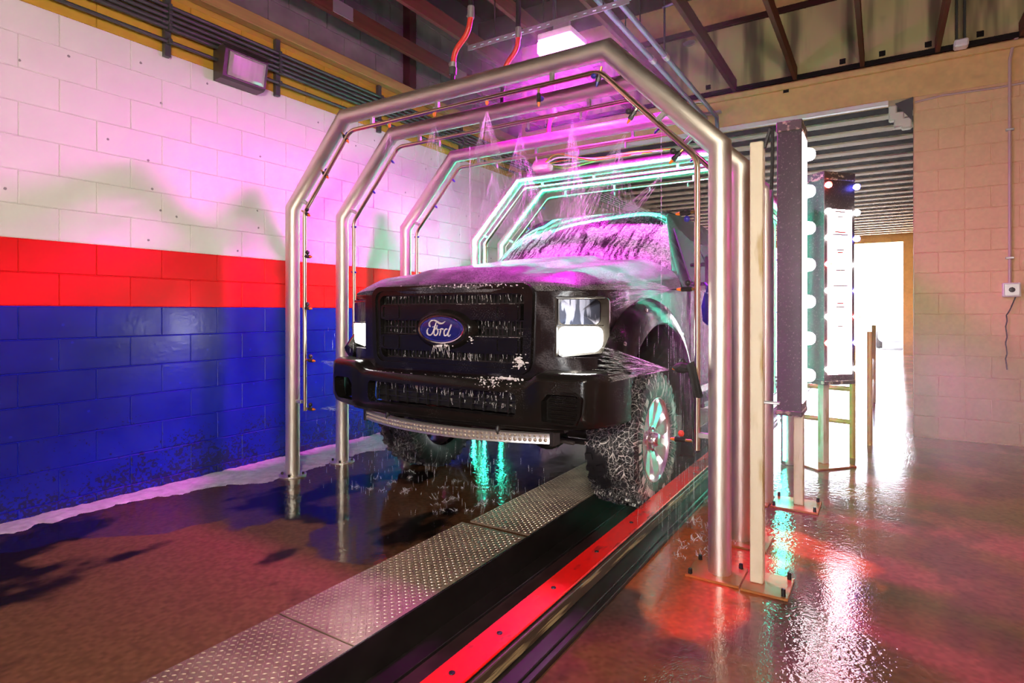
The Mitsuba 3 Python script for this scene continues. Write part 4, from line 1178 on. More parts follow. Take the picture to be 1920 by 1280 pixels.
def stroke(pts, ws):
    """a flat brush stroke through the points with changing width, 2 mm thick"""
    pts = np.array(pts, float)
    t = np.linspace(0, 1, len(pts)); k = np.linspace(0, 1, max(16, len(pts) * 5))
    from scipy.interpolate import CubicSpline
    c = CubicSpline(t, pts)(k); w = np.interp(k, np.linspace(0, 1, len(ws)), ws)
    d = np.gradient(c, axis=0); d /= np.linalg.norm(d, axis=1, keepdims=True) + 1e-9
    nn = np.stack([-d[:, 1], d[:, 0]], 1)
    L, R_ = c + nn * w[:, None] / 2, c - nn * w[:, None] / 2
    v, f = [], []
    for i in range(len(c)):
        for P_ in (L[i], R_[i]):
            v += [[P_[0], 2.7335, P_[1]], [P_[0], 2.739, P_[1]]]
    for i in range(len(c) - 1):
        a, b = i * 4, (i + 1) * 4
        f += [[a, b, b + 2, a + 2], [a + 1, a + 3, b + 3, b + 1], [a, a + 1, b + 1, b], [a + 2, b + 2, b + 3, a + 3]]
    f += [[0, 2, 3, 1], [len(v) - 4, len(v) - 3, len(v) - 1, len(v) - 2]]
    return TM(v, f)


def S(pts, ws):
    # drawn in pixels of a 1920 x 1222 sketch of the oval: centre (890, 585), 640 px to the rim
    k_ = 0.166 / 640
    return stroke([(EX + (x - 885) * k_, EZ - (y - 590) * k_ * 0.98) for x, y in pts], [w * k_ for w in ws])


script = [
    S([(600, 520), (560, 490), (575, 420), (660, 375), (760, 390), (860, 440), (950, 445), (1040, 395)], [30, 44, 30, 26, 34, 44, 36, 12]),      # top flag
    S([(770, 420), (740, 500), (700, 600), (650, 690), (570, 730), (500, 690), (500, 610), (540, 570)], [24, 34, 36, 34, 32, 34, 28, 14]),       # stem with its loop
    S([(650, 545), (700, 535), (760, 560), (800, 490)], [14, 22, 22, 26]),                                                                        # cross bar
    S([(800, 575), (730, 590), (700, 670), (740, 735), (800, 700), (820, 620), (780, 580), (850, 590), (900, 560)], [24, 32, 36, 32, 32, 30, 20, 16, 12]),  # o
    S([(905, 560), (900, 630), (865, 735)], [20, 34, 28]), S([(890, 640), (930, 575), (980, 590)], [16, 28, 36]),                                 # r
    S([(1100, 590), (1050, 580), (1005, 640), (1010, 720), (1060, 730), (1110, 660)], [20, 30, 36, 32, 28, 22]), S([(1215, 470), (1160, 580), (1115, 700), (1140, 745), (1190, 700)], [36, 36, 34, 26, 10]),   # d
]
tp('script', cat(script), 'mat_white_plastic', parent=em)

# ---- headlights
for sx in (1, -1):
    def P3(a, b, z):   # along the lamp: a = half-width coordinate, depth follows the swept corner
        return [TX + sx * a, b, z]
    yA, yB = 2.822, 2.905
    def lampface(x0, x1, z0, z1, r, cut, dy, y_at=lambda x: np.interp(x, [0.72, 0.86, 0.955, 1.0], [2.822, 2.862, 2.915, 2.99])):
        pts = rrect((x1 - x0) / 2, (z1 - z0) / 2, r, 5, (x0 + x1) / 2, (z0 + z1) / 2)
        pts = [(x, z + (cut * max(0, (x - (x0 + x1) / 2) / ((x1 - x0) / 2)) ** 2 if z < (z0 + z1) / 2 else 0)) for x, z in pts]
        return loft([np.array([[TX + sx * x, float(y_at(x)) + dy, z] for x, z in pts]), np.array([[TX + sx * (x0 + (x - x0) * 1.0), float(y_at(x)) + dy - 0.012, z] for x, z in pts])])
    q = tp('headlight', lampface(0.722, 0.975, 0.985, 1.318, 0.03, 0.04, 0.05), 'mat_lamp_shell', 30, 'square stacked headlight, its lower lamp lit')
    fix = (lambda m_: m_) if sx > 0 else (lambda m_: TM(m_.vertices, m_.faces[:, ::-1]))
    tp('reflector', fix(lampface(0.742, 0.945, 1.165, 1.300, 0.028, 0.0, 0.03)), 'mat_lamp_reflector', 30, parent=q)
    tp('low_beam', fix(lampface(0.735, 0.955, 1.0, 1.153, 0.035, 0.035, 0.03)), 'mat_white_plastic', 30, parent=q, label='brightly lit white low beam', **glow((34, 34, 31), 2.0))
    tp('bezel', fix(cat(lampface(0.726, 0.965, 1.303, 1.316, 0.004, 0, 0.02), lampface(0.726, 0.96, 1.156, 1.163, 0.003, 0, 0.02), lampface(0.722, 0.733, 0.99, 1.31, 0.004, 0, 0.015))), 'mat_lamp_shell', 30, parent=q)
    scene[q]['bsdf'] = {'type': 'ref', 'id': 'mat_lamp_shell'}

# ---- bumper
def bumper():
    xs = np.concatenate([-0.93 - 0.115 * np.sin(np.linspace(math.pi / 2, 0.1, 10)), np.linspace(-0.92, 0.92, 61), 0.93 + 0.115 * np.sin(np.linspace(0.1, math.pi / 2, 10))])
    def yb(x):
        a = abs(x)
        y = 2.655 + 0.05 * (a / 0.62) ** 2 if a < 0.62 else 2.705 + 0.055 * ((a - 0.62) / 0.31) ** 1.2
        if a > 0.93: y = 2.76 + 0.02 * (a - 0.93) / 0.115 + 0.33 * (1 - math.sqrt(max(0, 1 - ((a - 0.93) / 0.1155) ** 2)))
        return y
    secs = []
    for x in xs:
        a = abs(x)
        zt = 0.862 + 0.052 * float(sm(0.60, 0.70, a))
        zb = 0.605 + 0.02 * float(sm(0.75, 1.04, a))
        fl = 0.018 * float(sm(0.60, 0.72, a))
        y = yb(x)
        pf = [(0.02, zb), (-0.004, zb + 0.012), (-0.010 - fl, zb + 0.06), (-0.012 - fl, (zb + zt) / 2), (-0.010 - fl, zt - 0.05), (-0.002 - fl, zt - 0.015), (0.014, zt), (0.13, zt + 0.004), (0.13, zt - 0.02), (0.06, zt - 0.03), (0.05, zb + 0.03), (0.06, zb)]
        secs.append(np.array([[TX + x, y + dy, z] for dy, z in pf]))
    m = loft(secs)
    s = man(m)
    if s.volume() < 0:
        s = man(TM(m.vertices, m.faces[:, ::-1]))
    s = s - man(box(TX - 0.56, TX + 0.56, 2.5, 3.0, 0.665, 0.795, 0.02))
    for sx in (1, -1):
        w = [(0.715, 0.655), (0.715, 0.76), (0.75, 0.80), (0.90, 0.80), (0.925, 0.78), (0.915, 0.70), (0.89, 0.655)]
        g = ext([(TX + sx * x, z) for x, z in w], 0.6)
        s = s - man(wall_y(g, 2.5))
    return unman(s)


bm = bumper()
bq = tp('bumper', bm, 'mat_truck_trim', 32, 'deep black steel front bumper')
# fog lamp pocket on one side keeps its louvred insert, the other is open
w = [(0.712, 0.652), (0.712, 0.762), (0.75, 0.803), (0.902, 0.803), (0.928, 0.782), (0.918, 0.70), (0.892, 0.652)]
tp('fog_insert', wall_y(ext([(TX + x, z) for x, z in w], 0.02), 2.752), 'mat_truck_trim', 30, parent=bq)
wp = shapely.Polygon([(TX + x, z) for x, z in w])
tp('fog_lip', wall_y(ext(wp.buffer(0.012, quad_segs=3).difference(wp.buffer(0.002)), 0.03), 2.708), 'mat_truck_trim', 30, parent=bq)
for i in range(6):
    tp('louver', box(TX + 0.735 + (0.02 if i > 4 else 0), TX + 0.895, 2.733, 2.753, 0.672 + i * 0.022, 0.680 + i * 0.022, 0.002), 'mat_truck_trim', parent=bq)
tp('air_intake', cat(box(TX - 0.57, TX + 0.57, 2.80, 2.81, 0.66, 0.80), *[box(TX - 0.56, TX + 0.56, 2.76, 2.77, z - 0.003, z + 0.003) for z in (0.70, 0.735, 0.77)], *[box(TX + x - 0.004, TX + x + 0.004, 2.755, 2.775, 0.665, 0.795) for x in np.linspace(-0.55, 0.55, 14)]), 'mat_grille_mesh')
tp('valance', loft([np.array([[TX + x, 2.70 + 0.09 * (abs(x) / 0.8) ** 2.2 + dy, z] for dy, z in ((0, 0.612), (-0.006, 0.60), (0.004, 0.585), (0.05, 0.585), (0.05, 0.612))]) for x in np.linspace(-0.80, 0.80, 21)]), 'mat_truck_trim', 30)
# ---- curved light bar
def lb(x): return 2.655 + 0.15 * (abs(x) / 0.70) ** 2
q = tp('light_bar', loft([np.array([[TX + x, lb(x) + dy, z] for dy, z in ((0.012, 0.508), (0.002, 0.512), (0.008, 0.540), (0.002, 0.566), (0.012, 0.572), (0.06, 0.565), (0.06, 0.515))]) for x in np.linspace(-0.70, 0.70, 41)]), 'mat_zinc', 30, 'curved bar of small unlit lamps under the bumper')
L = []
for i, x in enumerate(np.linspace(-0.68, 0.68, 52)):
    sl = math.atan(2 * 0.15 * x / 0.49)
    d = trimesh.creation.icosphere(1, 1.0)
    L.append(mv(TM(np.asarray(d.vertices) * [0.0105, 0.006, 0.0105], d.faces), TX + x, lb(x) + 0.001, 0.532))
    L.append(mv(TM(np.asarray(d.vertices) * [0.0085, 0.005, 0.007], d.faces), TX + x, lb(x) + 0.001, 0.554))
z_ = tp('lenses', cat(L), 'mat_led_lens', True, 'rows of small lamp lenses', parent=q)
labels[z_]['kind'] = 'stuff'
for sx in (-1, 1):
    tp('end_bracket', box(TX + sx * 0.715 - 0.014, TX + sx * 0.715 + 0.014, lb(0.71) - 0.005, lb(0.71) + 0.07, 0.50, 0.60, 0.004), 'mat_frame_black', parent=q)
# ---- under the nose
tp('front_axle', cat(tube([[TX - 0.75, 3.66, 0.42], [TX + 0.75, 3.66, 0.42]], 0.055, 12), mv(trimesh.creation.icosphere(2, 0.15), TX + 0.25, 3.62, 0.42)), 'mat_frame_black', 40)
tp('steering_damper', cat(tube([[TX + 0.02, 3.05, 0.50], [TX + 0.36, 3.05, 0.49]], 0.033, 12), tube([[TX + 0.36, 3.05, 0.49], [TX + 0.72, 3.07, 0.47]], 0.012, 8)), 'mat_bronze_box', 40)
tp('tie_rod', tube([[TX - 0.72, 3.25, 0.44], [TX + 0.72, 3.25, 0.44]], 0.017, 8), 'mat_frame_black', 40)
for sx in (-1, 1):
    tp('frame_rail', box(TX + sx * 0.42 - 0.04, TX + sx * 0.42 + 0.04, 2.86, 8.1, 0.56, 0.72, 0.006), 'mat_frame_black')
    cs = [np.array([TX + sx * 0.50 + 0.06 * math.cos(a), 3.66 + 0.06 * math.sin(a), 0.46 + 0.36 * a / (2 * math.pi * 5)]) for a in np.linspace(0, 2 * math.pi * 5, 60)]
    tp('coil_spring', tube(cs, 0.011, 6), 'mat_frame_black', 40)
    tp('tow_hook', tube(fillet([[TX + sx * 0.42, 2.86, 0.60], [TX + sx * 0.42, 2.72, 0.60], [TX + sx * 0.42, 2.72, 0.55], [TX + sx * 0.42, 2.86, 0.55]], 0.03), 0.013, 8), 'mat_frame_black', 40)
tp('skid_plate', hull([[TX + x, y, z] for x in (-0.38, 0.38) for y, z in ((2.85, 0.58), (3.1, 0.47), (3.9, 0.50), (3.9, 0.62), (2.85, 0.64))]), 'mat_frame_black')

# ---- cab, doors, bed
def csec(y, zr, wr, wb, zb=0.62, zw=1.42):
    """cross-section of the cab: sill, belt line, roof"""
    r = 0.10
    pts = [(wb - 0.02, zb), (wb, zb + 0.06), (wb + 0.005, 1.05), (wb - 0.01, zw)]
    pts += [(wb - 0.01 + (wr - wb + 0.01) * t, zw + (zr - r * 0.8 - zw) * t) for t in (0.5, 1.0)]
    pts += [(wr - 0.03, zr - 0.035), (wr - 0.10, zr - 0.008), (wr * 0.5, zr + 0.012), (0.0, zr + 0.02)]
    return np.array([[TX + x, y, z] for x, z in pts] + [[TX - x, y, z] for x, z in pts[::-1][1:]] )


cab = loft([csec(4.40, 1.46, 0.93, 0.985, zw=1.40), csec(4.46, 1.60, 0.885, 0.985), csec(4.66, 1.80, 0.80, 0.985), csec(4.88, 2.05, 0.715, 0.985), csec(5.0, 2.115, 0.70, 0.985), csec(5.3, 2.15, 0.695, 0.985), csec(6.2, 2.15, 0.695, 0.985), csec(6.5, 2.11, 0.70, 0.985), csec(6.62, 1.5, 0.85, 0.985)])
tp('cab', cab, 'mat_truck_paint', 32)


def windshield():
    n, m = 26, 14
    v = []
    for i in range(m + 1):
        t = i / m
        for j in range(n + 1):
            u = -1 + 2 * j / n
            xb, xt = 0.895, 0.665
            x = u * (xb + (xt - xb) * t)
            y = 4.385 - 0.235 * (1 - u * u) + (4.965 - 4.385 + 0.155 * (1 - u * u)) * t
            z = 1.50 + 0.085 * (1 - u ** 2) + (2.088 - 1.50 - 0.075 * (1 - u ** 2)) * t + 0.025 * math.sin(math.pi * t)
            v.append([TX + x, y - 0.012, z + 0.012 - 0.03 * (abs(u) ** 6)])
    k0 = len(v)
    v += [[a, b + 0.05, c - 0.03] for a, b, c in v]
    W = n + 1
    f = [[i * W + j, i * W + j + 1, (i + 1) * W + j + 1, (i + 1) * W + j] for i in range(m) for j in range(n)]
    f += [[k0 + a, k0 + d, k0 + c, k0 + b] for a, b, c, d in f]
    ring = [j for j in range(W)] + [i * W + n for i in range(1, m + 1)] + [m * W + j for j in range(n - 1, -1, -1)] + [i * W for i in range(m - 1, 0, -1)]
    r = len(ring)
    f += [[ring[(k + 1) % r], ring[k], k0 + ring[k], k0 + ring[(k + 1) % r]] for k in range(r)]
    return TM(v, f)


tp('windshield', windshield(), 'mat_windshield', 40, 'windshield covered in running soap foam')
tp('cowl', loft([np.array([[TX + x, 4.07 + 0.2 * (x / 0.9) ** 2 + dy, 1.53 + 0.06 * (1 - (x / 0.9) ** 2) + dz] for dy, dz in ((0, 0), (0.14, 0.015), (0.14, -0.06), (0, -0.06))]) for x in np.linspace(-0.92, 0.92, 15)]), 'mat_grille_mesh', 30)
for s0, x0 in ((0, -0.72), (1, 0.05)):
    a = np.array([TX + x0, 4.17, 1.62]); b = np.array([TX + x0 + 0.60, 4.23, 1.60])
    tp('wiper', tube([a, (a + b) / 2 + [0, 0, 0.012], b], 0.009, 6), 'mat_black_plastic', 40)
for sx in (-1, 1):
    fl_ = (lambda m_: m_)
    for y0, y1 in ((4.72, 5.42), (5.50, 6.25)):
        g = hull([[TX + sx * (w + o), y, z] for (y, z, w) in ((y0 + (0.0 if y0 > 5 else -0.12), 1.47, 0.965), (y1, 1.47, 0.965), (y1, 1.94, 0.735), (y0 + 0.2 * (y0 < 5), 1.94, 0.735)) for o in (0.0, 0.012)])
        tp('side_window', g, 'mat_side_glass')
        d = hull([[TX + sx * (0.987 + o), y, z] for y in (y0 - 0.2 * (y0 < 5), y1 + 0.03) for z in (0.72, 1.40) for o in (0, 0.008)])
        q = tp('door', d, 'mat_truck_paint')
        tp('door_handle', box(TX + sx * 1.01 - 0.02, TX + sx * 1.01 + 0.02, y1 - 0.22, y1 - 0.05, 1.25, 1.285, 0.008), 'mat_truck_trim', parent=q)
    tp('running_board', box(TX + sx * 1.0 - 0.09, TX + sx * 1.0 + 0.09, 4.55, 6.4, 0.50, 0.54, 0.01), 'mat_frame_black')
    # tall towing mirror
    q = tp('mirror', box(min(TX + sx * 1.09, TX + sx * 1.28), max(TX + sx * 1.09, TX + sx * 1.28), 4.54, 4.63, 1.38, 1.68, 0.025), 'mat_truck_trim', False, 'tall black towing mirror')
    tp('arm', cat(tube([[TX + sx * 0.96, 4.66, 1.60], [TX + sx * 1.12, 4.60, 1.60]], 0.016, 8), tube([[TX + sx * 0.96, 4.66, 1.45], [TX + sx * 1.12, 4.60, 1.45]], 0.016, 8)), 'mat_truck_trim', 40, parent=q)
    tp('glass', box(min(TX + sx * 1.105, TX + sx * 1.265), max(TX + sx * 1.105, TX + sx * 1.265), 4.63, 4.634, 1.40, 1.66), 'mat_chrome', parent=q)
bed = man(box(TX - 0.99, TX + 0.99, 6.68, 8.55, 0.72, 1.42, 0.02)) - man(box(TX - 0.88, TX + 0.88, 6.8, 8.48, 0.9, 1.6))
for sx in (-1, 1):
    bed = bed - mcyl_x(0.6, TX + sx * 0.95 - 0.3, TX + sx * 0.95 + 0.3, 7.35, 0.5)
tp('bed', unman(bed), 'mat_truck_paint', 30)

# ---- foam that hangs and runs on the nose
def drips(n, xr, zr, yf, seed, ln=(0.012, 0.05)):
    r = np.random.RandomState(seed)
    out = []
    for i in range(n):
        x, z = r.uniform(*xr), r.choice(zr)
        l = r.uniform(*ln) * (0.4 + r.rand())
        y = yf - r.uniform(0, 0.004)
        w = r.uniform(0.0005, 0.0014)
        a = np.array([TX + x, y, z]); d = np.array([r.normal(0, 0.15) * l, 0, -l])
        out.append(tube([a, a + d * 0.6 + [r.normal(0, 0.002), 0, 0], a + d], [w, w * 0.8, w * 1.25], 5))
    return cat(out)


dr_ = cat(drips(30, (-0.25, 0.52), (1.336, 1.330), 2.812, 1), drips(18, (-0.52, -0.2), (1.332,), 2.812, 2, (0.006, 0.02)),
          drips(24, (0.12, 0.54), (1.180, 1.15, 1.12), 2.812, 3, (0.008, 0.03)), drips(14, (-0.5, -0.2), (1.17, 1.15, 1.12), 2.812, 4, (0.006, 0.02)),
          drips(40, (-0.1, 0.54), (0.99, 0.985, 0.96), 2.805, 5, (0.012, 0.045)), drips(14, (-0.5, -0.1), (0.985, 0.96), 2.805, 6, (0.006, 0.02)),
          drips(26, (-0.07, 0.06), (1.035, 1.03), 2.748, 7, (0.02, 0.05)), drips(50, (-0.5, 0.54), (0.795, 0.79), 2.70, 8, (0.01, 0.05)), drips(50, (0.0, 0.54), (0.76, 0.72), 2.745, 9, (0.01, 0.03)))
z_ = tp('foam_drips', dr_, 'mat_foam', True, 'white soap drips on the grille and bumper')
labels[z_]['kind'] = 'stuff'


def clots(seed, c, n, sp, rr):
    r = np.random.RandomState(seed); out = []
    for i in range(n):
        k = trimesh.creation.icosphere(1, 1.0)
        vv = np.asarray(k.vertices) * r.uniform(0.4, 1.5, 3) * r.uniform(*rr) * [1.2, 0.45, 0.8]
        out.append(TM(vv + np.array(c) + r.normal(0, 1, 3) * sp, k.faces))
    return cat(out)


def bead_line(seed, x0, x1, y, z, n, rr):
    r = np.random.RandomState(seed); out = []
    for i in range(n):
        k = trimesh.creation.icosphere(1, 1.0)
        out.append(TM(np.asarray(k.vertices) * [r.uniform(1.0, 3.5), 0.8, 0.7] * r.uniform(*rr) + [TX + r.uniform(x0, x1), y, z + r.normal(0, 0.0008)], k.faces))
    return cat(out)


cl = cat(bead_line(1, 0.08, 0.53, 2.778, 1.277, 60, (0.0012, 0.003)), bead_line(2, 0.16, 0.53, 2.778, 1.088, 70, (0.0014, 0.0036)), bead_line(3, -0.5, 0.54, 2.70, 0.795, 60, (0.001, 0.0026)), bead_line(4, -0.5, 0.5, 2.66, 0.862, 50, (0.001, 0.0024)), clots(1, (TX + 0.53, 2.772, 0.955), 70, (0.022, 0.003, 0.020), (0.003, 0.008)), clots(2, (TX + 0.50, 2.70, 0.868), 80, (0.040, 0.012, 0.003), (0.003, 0.008)),
         clots(3, (TX + 0.40, 2.665, 0.845), 90, (0.07, 0.004, 0.014), (0.0015, 0.005)), clots(4, (TX + 0.02, 2.742, 1.032), 12, (0.03, 0.003, 0.004), (0.004, 0.008)), clots(5, (TX + 0.20, 2.755, 1.068), 10, (0.01, 0.003, 0.012), (0.003, 0.006)),
         clots(6, (TX + 0.2, 2.765, 1.385), 90, (0.20, 0.004, 0.007), (0.002, 0.005)))
z_ = tp('foam_clots', cl, 'mat_foam', True, 'white soap foam clots on the grille and bumper')
labels[z_]['kind'] = 'stuff'
# ================================================================== WATER, FOAM, MIST
WR = np.random.RandomState(21)


def streak(a, b, r0, r1=None):
    """a thin three-sided strand of water drops from a to b"""
    return tube([a, (np.asarray(a) + b) / 2, b], [r0 * 0.6, r0, (r1 or r0) * 0.5], 3, False)


def fan(tip, d, wide, ang, L, n, r=0.0008, grav=0.0, edges=True):
    n, r = int(n * 1.7), r * 0.62
    """a flat fan of water strands from a nozzle tip"""
    tip = np.asarray(tip, float); d = np.asarray(d, float); d /= np.linalg.norm(d)
    w = np.asarray(wide, float); w -= np.dot(w, d) * d; w /= np.linalg.norm(w)
    o = np.cross(d, w)
    S_ = []

    def at(a, b, s):
        e = d * math.cos(a) + w * math.sin(a) + o * b
        return tip + e * s + np.array([0, 0, -grav * s * s])
    if edges:
        for sgn in (-1, 1):
            for k in range(1):
                a = sgn * ang
                S_.append(tube([at(a, 0, s) for s in np.linspace(0.01, L * (0.55 - 0.1 * k), 6)], np.linspace(r * 0.9, r * 0.4, 6), 3, False))
    for i in range(n):
        a = ang * (2 * WR.rand() - 1)
        b = WR.normal(0, 0.03)
        s0 = L * WR.rand() ** 0.8 * 0.8 + 0.01
        s1 = min(L, s0 + L * WR.uniform(0.03, 0.16))
        S_.append(streak(at(a, b, s0), at(a, b, s1), r * WR.uniform(0.5, 1.2)))
    return cat(S_)


def spray(mesh, label, group=None):
    k = uniq('water_spray')
    lab(k, label, 'water spray', group, 'stuff')
    put(k, mesh, 'mat_water', True)
    return k


DOWN = (0, 0, -1)
WIDE = (0.75, 0.66, 0)
for (px, py), n, L, lb in (((730, 247), 40, 0.30, 'fan of water falling from the leftmost orange nozzle of the nearest arch'), ((814, 226), 70, 0.62, 'fan of water falling from the second orange nozzle of the nearest arch'), ((913, 205), 130, 0.80, 'widest fan of water falling from the third orange nozzle of the nearest arch')):
    spray(fan(px_y(px, py, 2.85), DOWN, WIDE, 0.30, L, n * 3, 0.0006), lb)
for (px, py), lb in (((975, 245), 'fan of water from the second arch, left of its middle'), ((1073, 222), 'narrow fan of water from the middle of the second arch')):
    spray(fan(px_y(px, py, 3.33), DOWN, WIDE if px < 1000 else (0.2, 0.9, 0), 0.27, 0.75, 260, 0.0006), lb)
for (px, py), lb in (((925, 316), 'small fan of water from the left end of the third arch'), ((995, 304), 'fan of water from the third arch beside the pale motor'), ((1076, 292), 'fan of water from the middle of the third arch'), ((1161, 274), 'fan of water from the right part of the third arch')):
    spray(fan(px_y(px, py, 4.09), DOWN, WIDE, 0.29, 0.6, 160, 0.0007), lb)
spray(fan(px_y(1177, 244, 2.85), (-0.62, 0.1, -0.8), (0.3, 0.9, 0), 0.22, 0.75, 260, 0.0006), 'slanting pink lit jet from the upper right nozzle of the nearest arch')
spray(fan(px_y(1256, 313, 2.85), (-0.8, 0.3, -0.6), (0.2, 0.9, 0.1), 0.25, 0.6, 60, 0.0009), 'jet of water from the right shoulder nozzle of the nearest arch')
spray(fan(px_y(1264, 542, 2.85), (-1, 0.25, 0.03), (0, 0.2, 1), 0.30, 0.42, 260, 0.00055, 0.1, False), 'misty jet across the fender from the right pipe')
spray(fan(px_y(1256, 693, 2.85), (-1, 0.12, 0.02), (0.0, 0.1, 1), 0.26, 0.45, 230, 0.0009, 0.05), 'fan of water from the nozzle with the black rag')
spray(fan(px_y(1253, 822, 2.85), (-1, 0.55, 0.02), (0, 0.2, 1), 0.14, 0.22, 60, 0.0008), 'short jet of water aimed at the bright alloy wheel')
spray(fan(px_y(600, 677, 2.85), (1, 0.1, -0.1), (0, 0.1, 1), 0.16, 0.35, 60, 0.0009, 0.3), 'jet of water from a lower left nozzle of the nearest arch')
spray(fan(px_y(600, 766, 2.85), (1, 0.1, 0.12), (0, 0.1, 1), 0.12, 0.35, 50, 0.0009, 0.1), 'jet of water from the lowest left nozzle of the nearest arch')
spray(fan(px_y(672, 600, 3.33), (1, -0.1, 0.0), (0, 0.1, 1), 0.5, 0.4, 140, 0.0009, 0.6, False), 'spray of drops in front of the left headlight')


def rain(n, xr, yr, zr, ln, r):
    return cat([streak(np.array([x, y, z]), np.array([x + WR.normal(0, 0.002), y, z - l]), rr) for x, y, z, l, rr in zip(WR.uniform(*xr, n), WR.uniform(*yr, n), WR.uniform(*zr, n), WR.uniform(*ln, n), WR.uniform(0.5, 1.2, n) * r)])


spray(rain(300, (-1.16, -0.86), (2.95, 4.4), (0.1, 1.35), (0.03, 0.22), 0.0005), 'curtain of falling drops beside the right front wheel')
spray(rain(260, (-3.2, -1.75), (2.5, 3.3), (0.06, 0.5), (0.015, 0.06), 0.0009), 'short streaks of drops falling under the bumper')
spray(rain(60, (-3.5, -3.1), (2.8, 3.4), (0.2, 1.2), (0.02, 0.07), 0.0009), 'drops falling by the left end of the bumper')
for px, y, z0, z1, lb in ((881, 3.33, 2.42, 1.7, 'thin dribble of water left of the teal arch'), (1240, 3.33, 2.3, 1.3, 'thin dribble from the second arch over the windshield')):
    p = px_y(px, 300, y)
    S_ = [streak(np.array([p[0] + WR.normal(0, 0.0015), y, z]), np.array([p[0] + WR.normal(0, 0.0015), y, z - WR.uniform(0.01, 0.03)]), 0.0014) for z in np.arange(z1, z0, 0.02)]
    spray(cat(S_), lb)
# splashes on the floor
def crown(c, n, R, h):
    o = []
    for i in range(n):
        a = WR.uniform(0, 6.28); q = R * WR.rand() ** 0.5
        b = np.array(c) + [q * math.cos(a), q * math.sin(a), 0.002]
        o.append(streak(b, b + [WR.normal(0, 0.012), WR.normal(0, 0.012), h * WR.rand()], 0.0014))
    return o


o = []
for i in range(34):
    o += crown((WR.uniform(-3.15, -2.05), WR.uniform(2.75, 3.4), 0), 7, 0.03, 0.022)
for i in range(50):
    o += crown((WR.uniform(-0.95, -0.62), WR.uniform(2.9, 4.6), 0), 8, 0.03, 0.03)
k = uniq('floor_splash')
lab(k, 'tiny splashes of water on the floor in front of and beside the truck', 'water splash', None, 'stuff')
put(k, cat(o), 'mat_water', True)


# foam on the floor along the left wall, and in the pit
def foam_strip(edge, x0, z0, h, seed, nx=16, holes=0.0):
    """edge: list of (y, x) of its free border"""
    e = np.array(edge); ys = np.linspace(e[0, 0], e[-1, 0], 260)
    xe = np.interp(ys, e[:, 0], e[:, 1]) + 0.16 * (meshkit.fbm(np.stack([ys * 5, ys * 0, ys * 0 + seed], 1), 4, seed) - 0.5) + 0.08 * (meshkit.fbm(np.stack([ys * 26, ys * 0, ys * 0 + seed], 1), 2, seed) - 0.5)
    xe = np.maximum(xe, x0 + 0.004) if xe.mean() > x0 else np.minimum(xe, x0 - 0.004)
    v = []
    for y, x1 in zip(ys, xe):
        for j in range(nx + 1):
            t = j / nx
            x = x0 + (x1 - x0) * t
            z = z0 + h * (1 - t ** 4) * (0.35 + 1.0 * meshkit.fbm(np.array([[x * 25, y * 25, seed]]), 3, seed)[0]) if j < nx else z0 - 0.002
            v.append([x, y, z])
    W = nx + 1
    f = [[i * W + j, i * W + j + 1, (i + 1) * W + j + 1, (i + 1) * W + j] for i in range(len(ys) - 1) for j in range(nx)]
    if xe.mean() < x0: f = [q[::-1] for q in f]
    return TM(v, f)


def zpt(px, py, z=0.0):
    a, b = (px - 960) / FPX, -(py - HY) / FPX
    c, s = math.cos(TH), math.sin(TH)
    t = (z - H) / b
    return (a * s + c) * t, (a * c - s) * t


k = uniq('floor_foam')
lab(k, 'white soap foam lying along the foot of the blue wall', 'foam', None, 'stuff')
put(k, foam_strip([zpt(-40, 1012), zpt(0, 1001), zpt(120, 972), zpt(250, 940), zpt(350, 924), zpt(430, 908), zpt(520, 902), zpt(585, 876), zpt(640, 862), (5.6, -3.7), (7.0, -3.9)], XL + 0.004, 0.0, 0.016, 3), 'mat_floor_foam', True)
k = uniq('pit_foam')
lab(k, 'white soap foam floating on the water in the pit', 'foam', None, 'stuff')
pf = []
for i in range(150):
    y = 1.30 + 1.5 * WR.rand() ** 1.2
    x = -1.22 - 0.05 * abs(WR.normal()) - 0.06 * max(0, 1.9 - y) * WR.rand()
    r_ = WR.uniform(0.004, 0.02) * (1.2 if 1.45 < y < 1.9 else 0.6)
    a = np.linspace(0, 2 * math.pi, 10, endpoint=False)
    q = np.stack([x + r_ * np.cos(a) * WR.uniform(0.5, 1.1, 10) * 0.7, y + 2.2 * r_ * np.sin(a) * WR.uniform(0.6, 1.1, 10), np.full(10, -0.148)], 1)
    v = np.vstack([q, [[x, y, -0.140]]])
    pf.append(TM(v, [[j, (j + 1) % 10, 10] for j in range(10)]))
put(k, cat(pf), 'mat_foam', True)

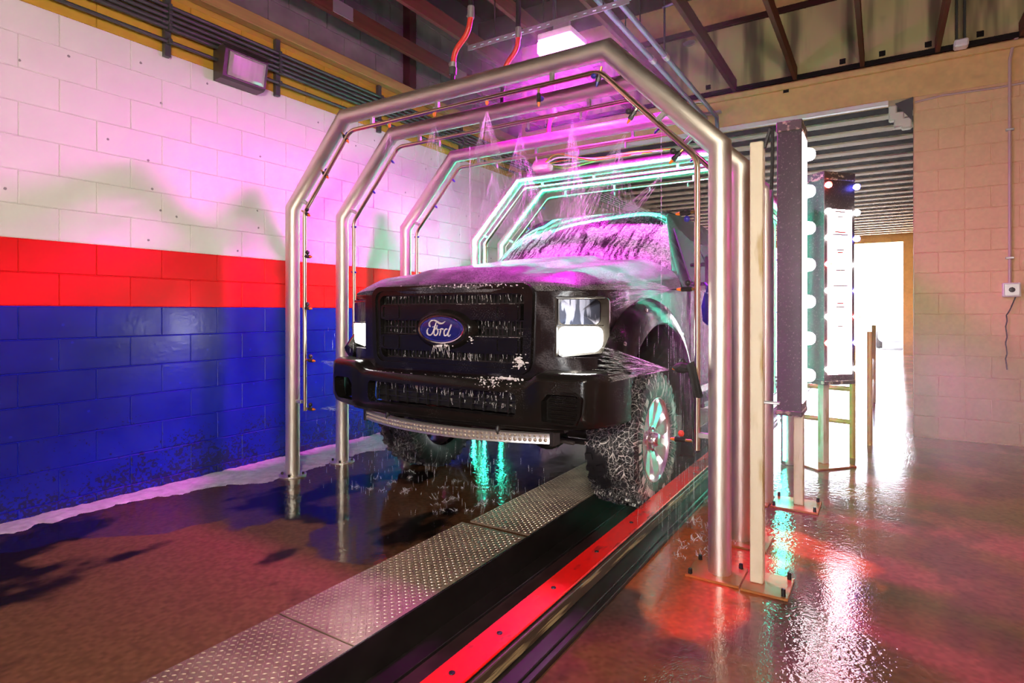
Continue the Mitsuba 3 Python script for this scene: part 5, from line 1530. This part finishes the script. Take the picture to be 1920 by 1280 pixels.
# thin mist: low down beside the arches, and round the hot magenta lamp
def mist(MX, MY, MZ, n, fn, label):
    nx, ny, nz = n
    gx, gy, gz = np.meshgrid(np.linspace(*MX, nx), np.linspace(*MY, ny), np.linspace(*MZ, nz), indexing='ij')
    den = fn(gx, gy, gz) * (0.35 + 1.3 * meshkit.fbm(np.stack([gx * 2.5, gy * 2.5, gz * 2.5], -1), 3, 4))
    edge = np.minimum.reduce([gx - MX[0], MX[1] - gx, gy - MY[0], MY[1] - gy, MZ[1] - gz] + ([gz - MZ[0]] if MZ[0] > 1 else [])) / 0.25
    den *= np.clip(edge, 0, 1)
    grid = mi.VolumeGrid(np.ascontiguousarray(den.transpose(2, 1, 0)[..., None]).astype(np.float32))
    tw = T().translate([MX[0], MY[0], MZ[0]]).scale([MX[1] - MX[0], MY[1] - MY[0], MZ[1] - MZ[0]])
    k = uniq('mist')
    scene[k] = {'type': 'cube', 'to_world': T().translate([(MX[0] + MX[1]) / 2, (MY[0] + MY[1]) / 2, (MZ[0] + MZ[1]) / 2]).scale([(MX[1] - MX[0]) / 2, (MY[1] - MY[0]) / 2, (MZ[1] - MZ[0]) / 2]),
                'bsdf': {'type': 'null'}, 'interior': {'type': 'heterogeneous', 'albedo': {'type': 'rgb', 'value': [0.97, 0.97, 0.97]}, 'scale': 1.0, 'sigma_t': {'type': 'gridvolume', 'grid': grid, 'to_world': tw}}}
    lab(k, label, 'mist', None, 'stuff')


mist((-2.0, 2.2), (3.1, 6.95), (0.02, 2.1), (30, 30, 16), lambda x, y, z: np.exp(-((x + 0.9) / 0.45) ** 2 - ((y - 4.3) / 1.0) ** 2 - ((z - 0.8) / 0.8) ** 2) * 0.36 + np.exp(-((x - 0.45) / 0.6) ** 2 - ((y - 6.0) / 0.9) ** 2 - ((z - 0.35) / 0.6) ** 2) * 0.65,
     'thin pale mist hanging beside the truck and over the wet floor')
mist((-3.2, -0.6), (2.95, 5.1), (2.15, 3.72), (26, 22, 18), lambda x, y, z: 0.34 * np.exp(-((x + 1.99) / 0.6) ** 2 - ((y - 3.85) / 0.55) ** 2 - ((z - 3.05) / 0.45) ** 2) + 0.02,
     'faint glowing mist round the magenta lamp')
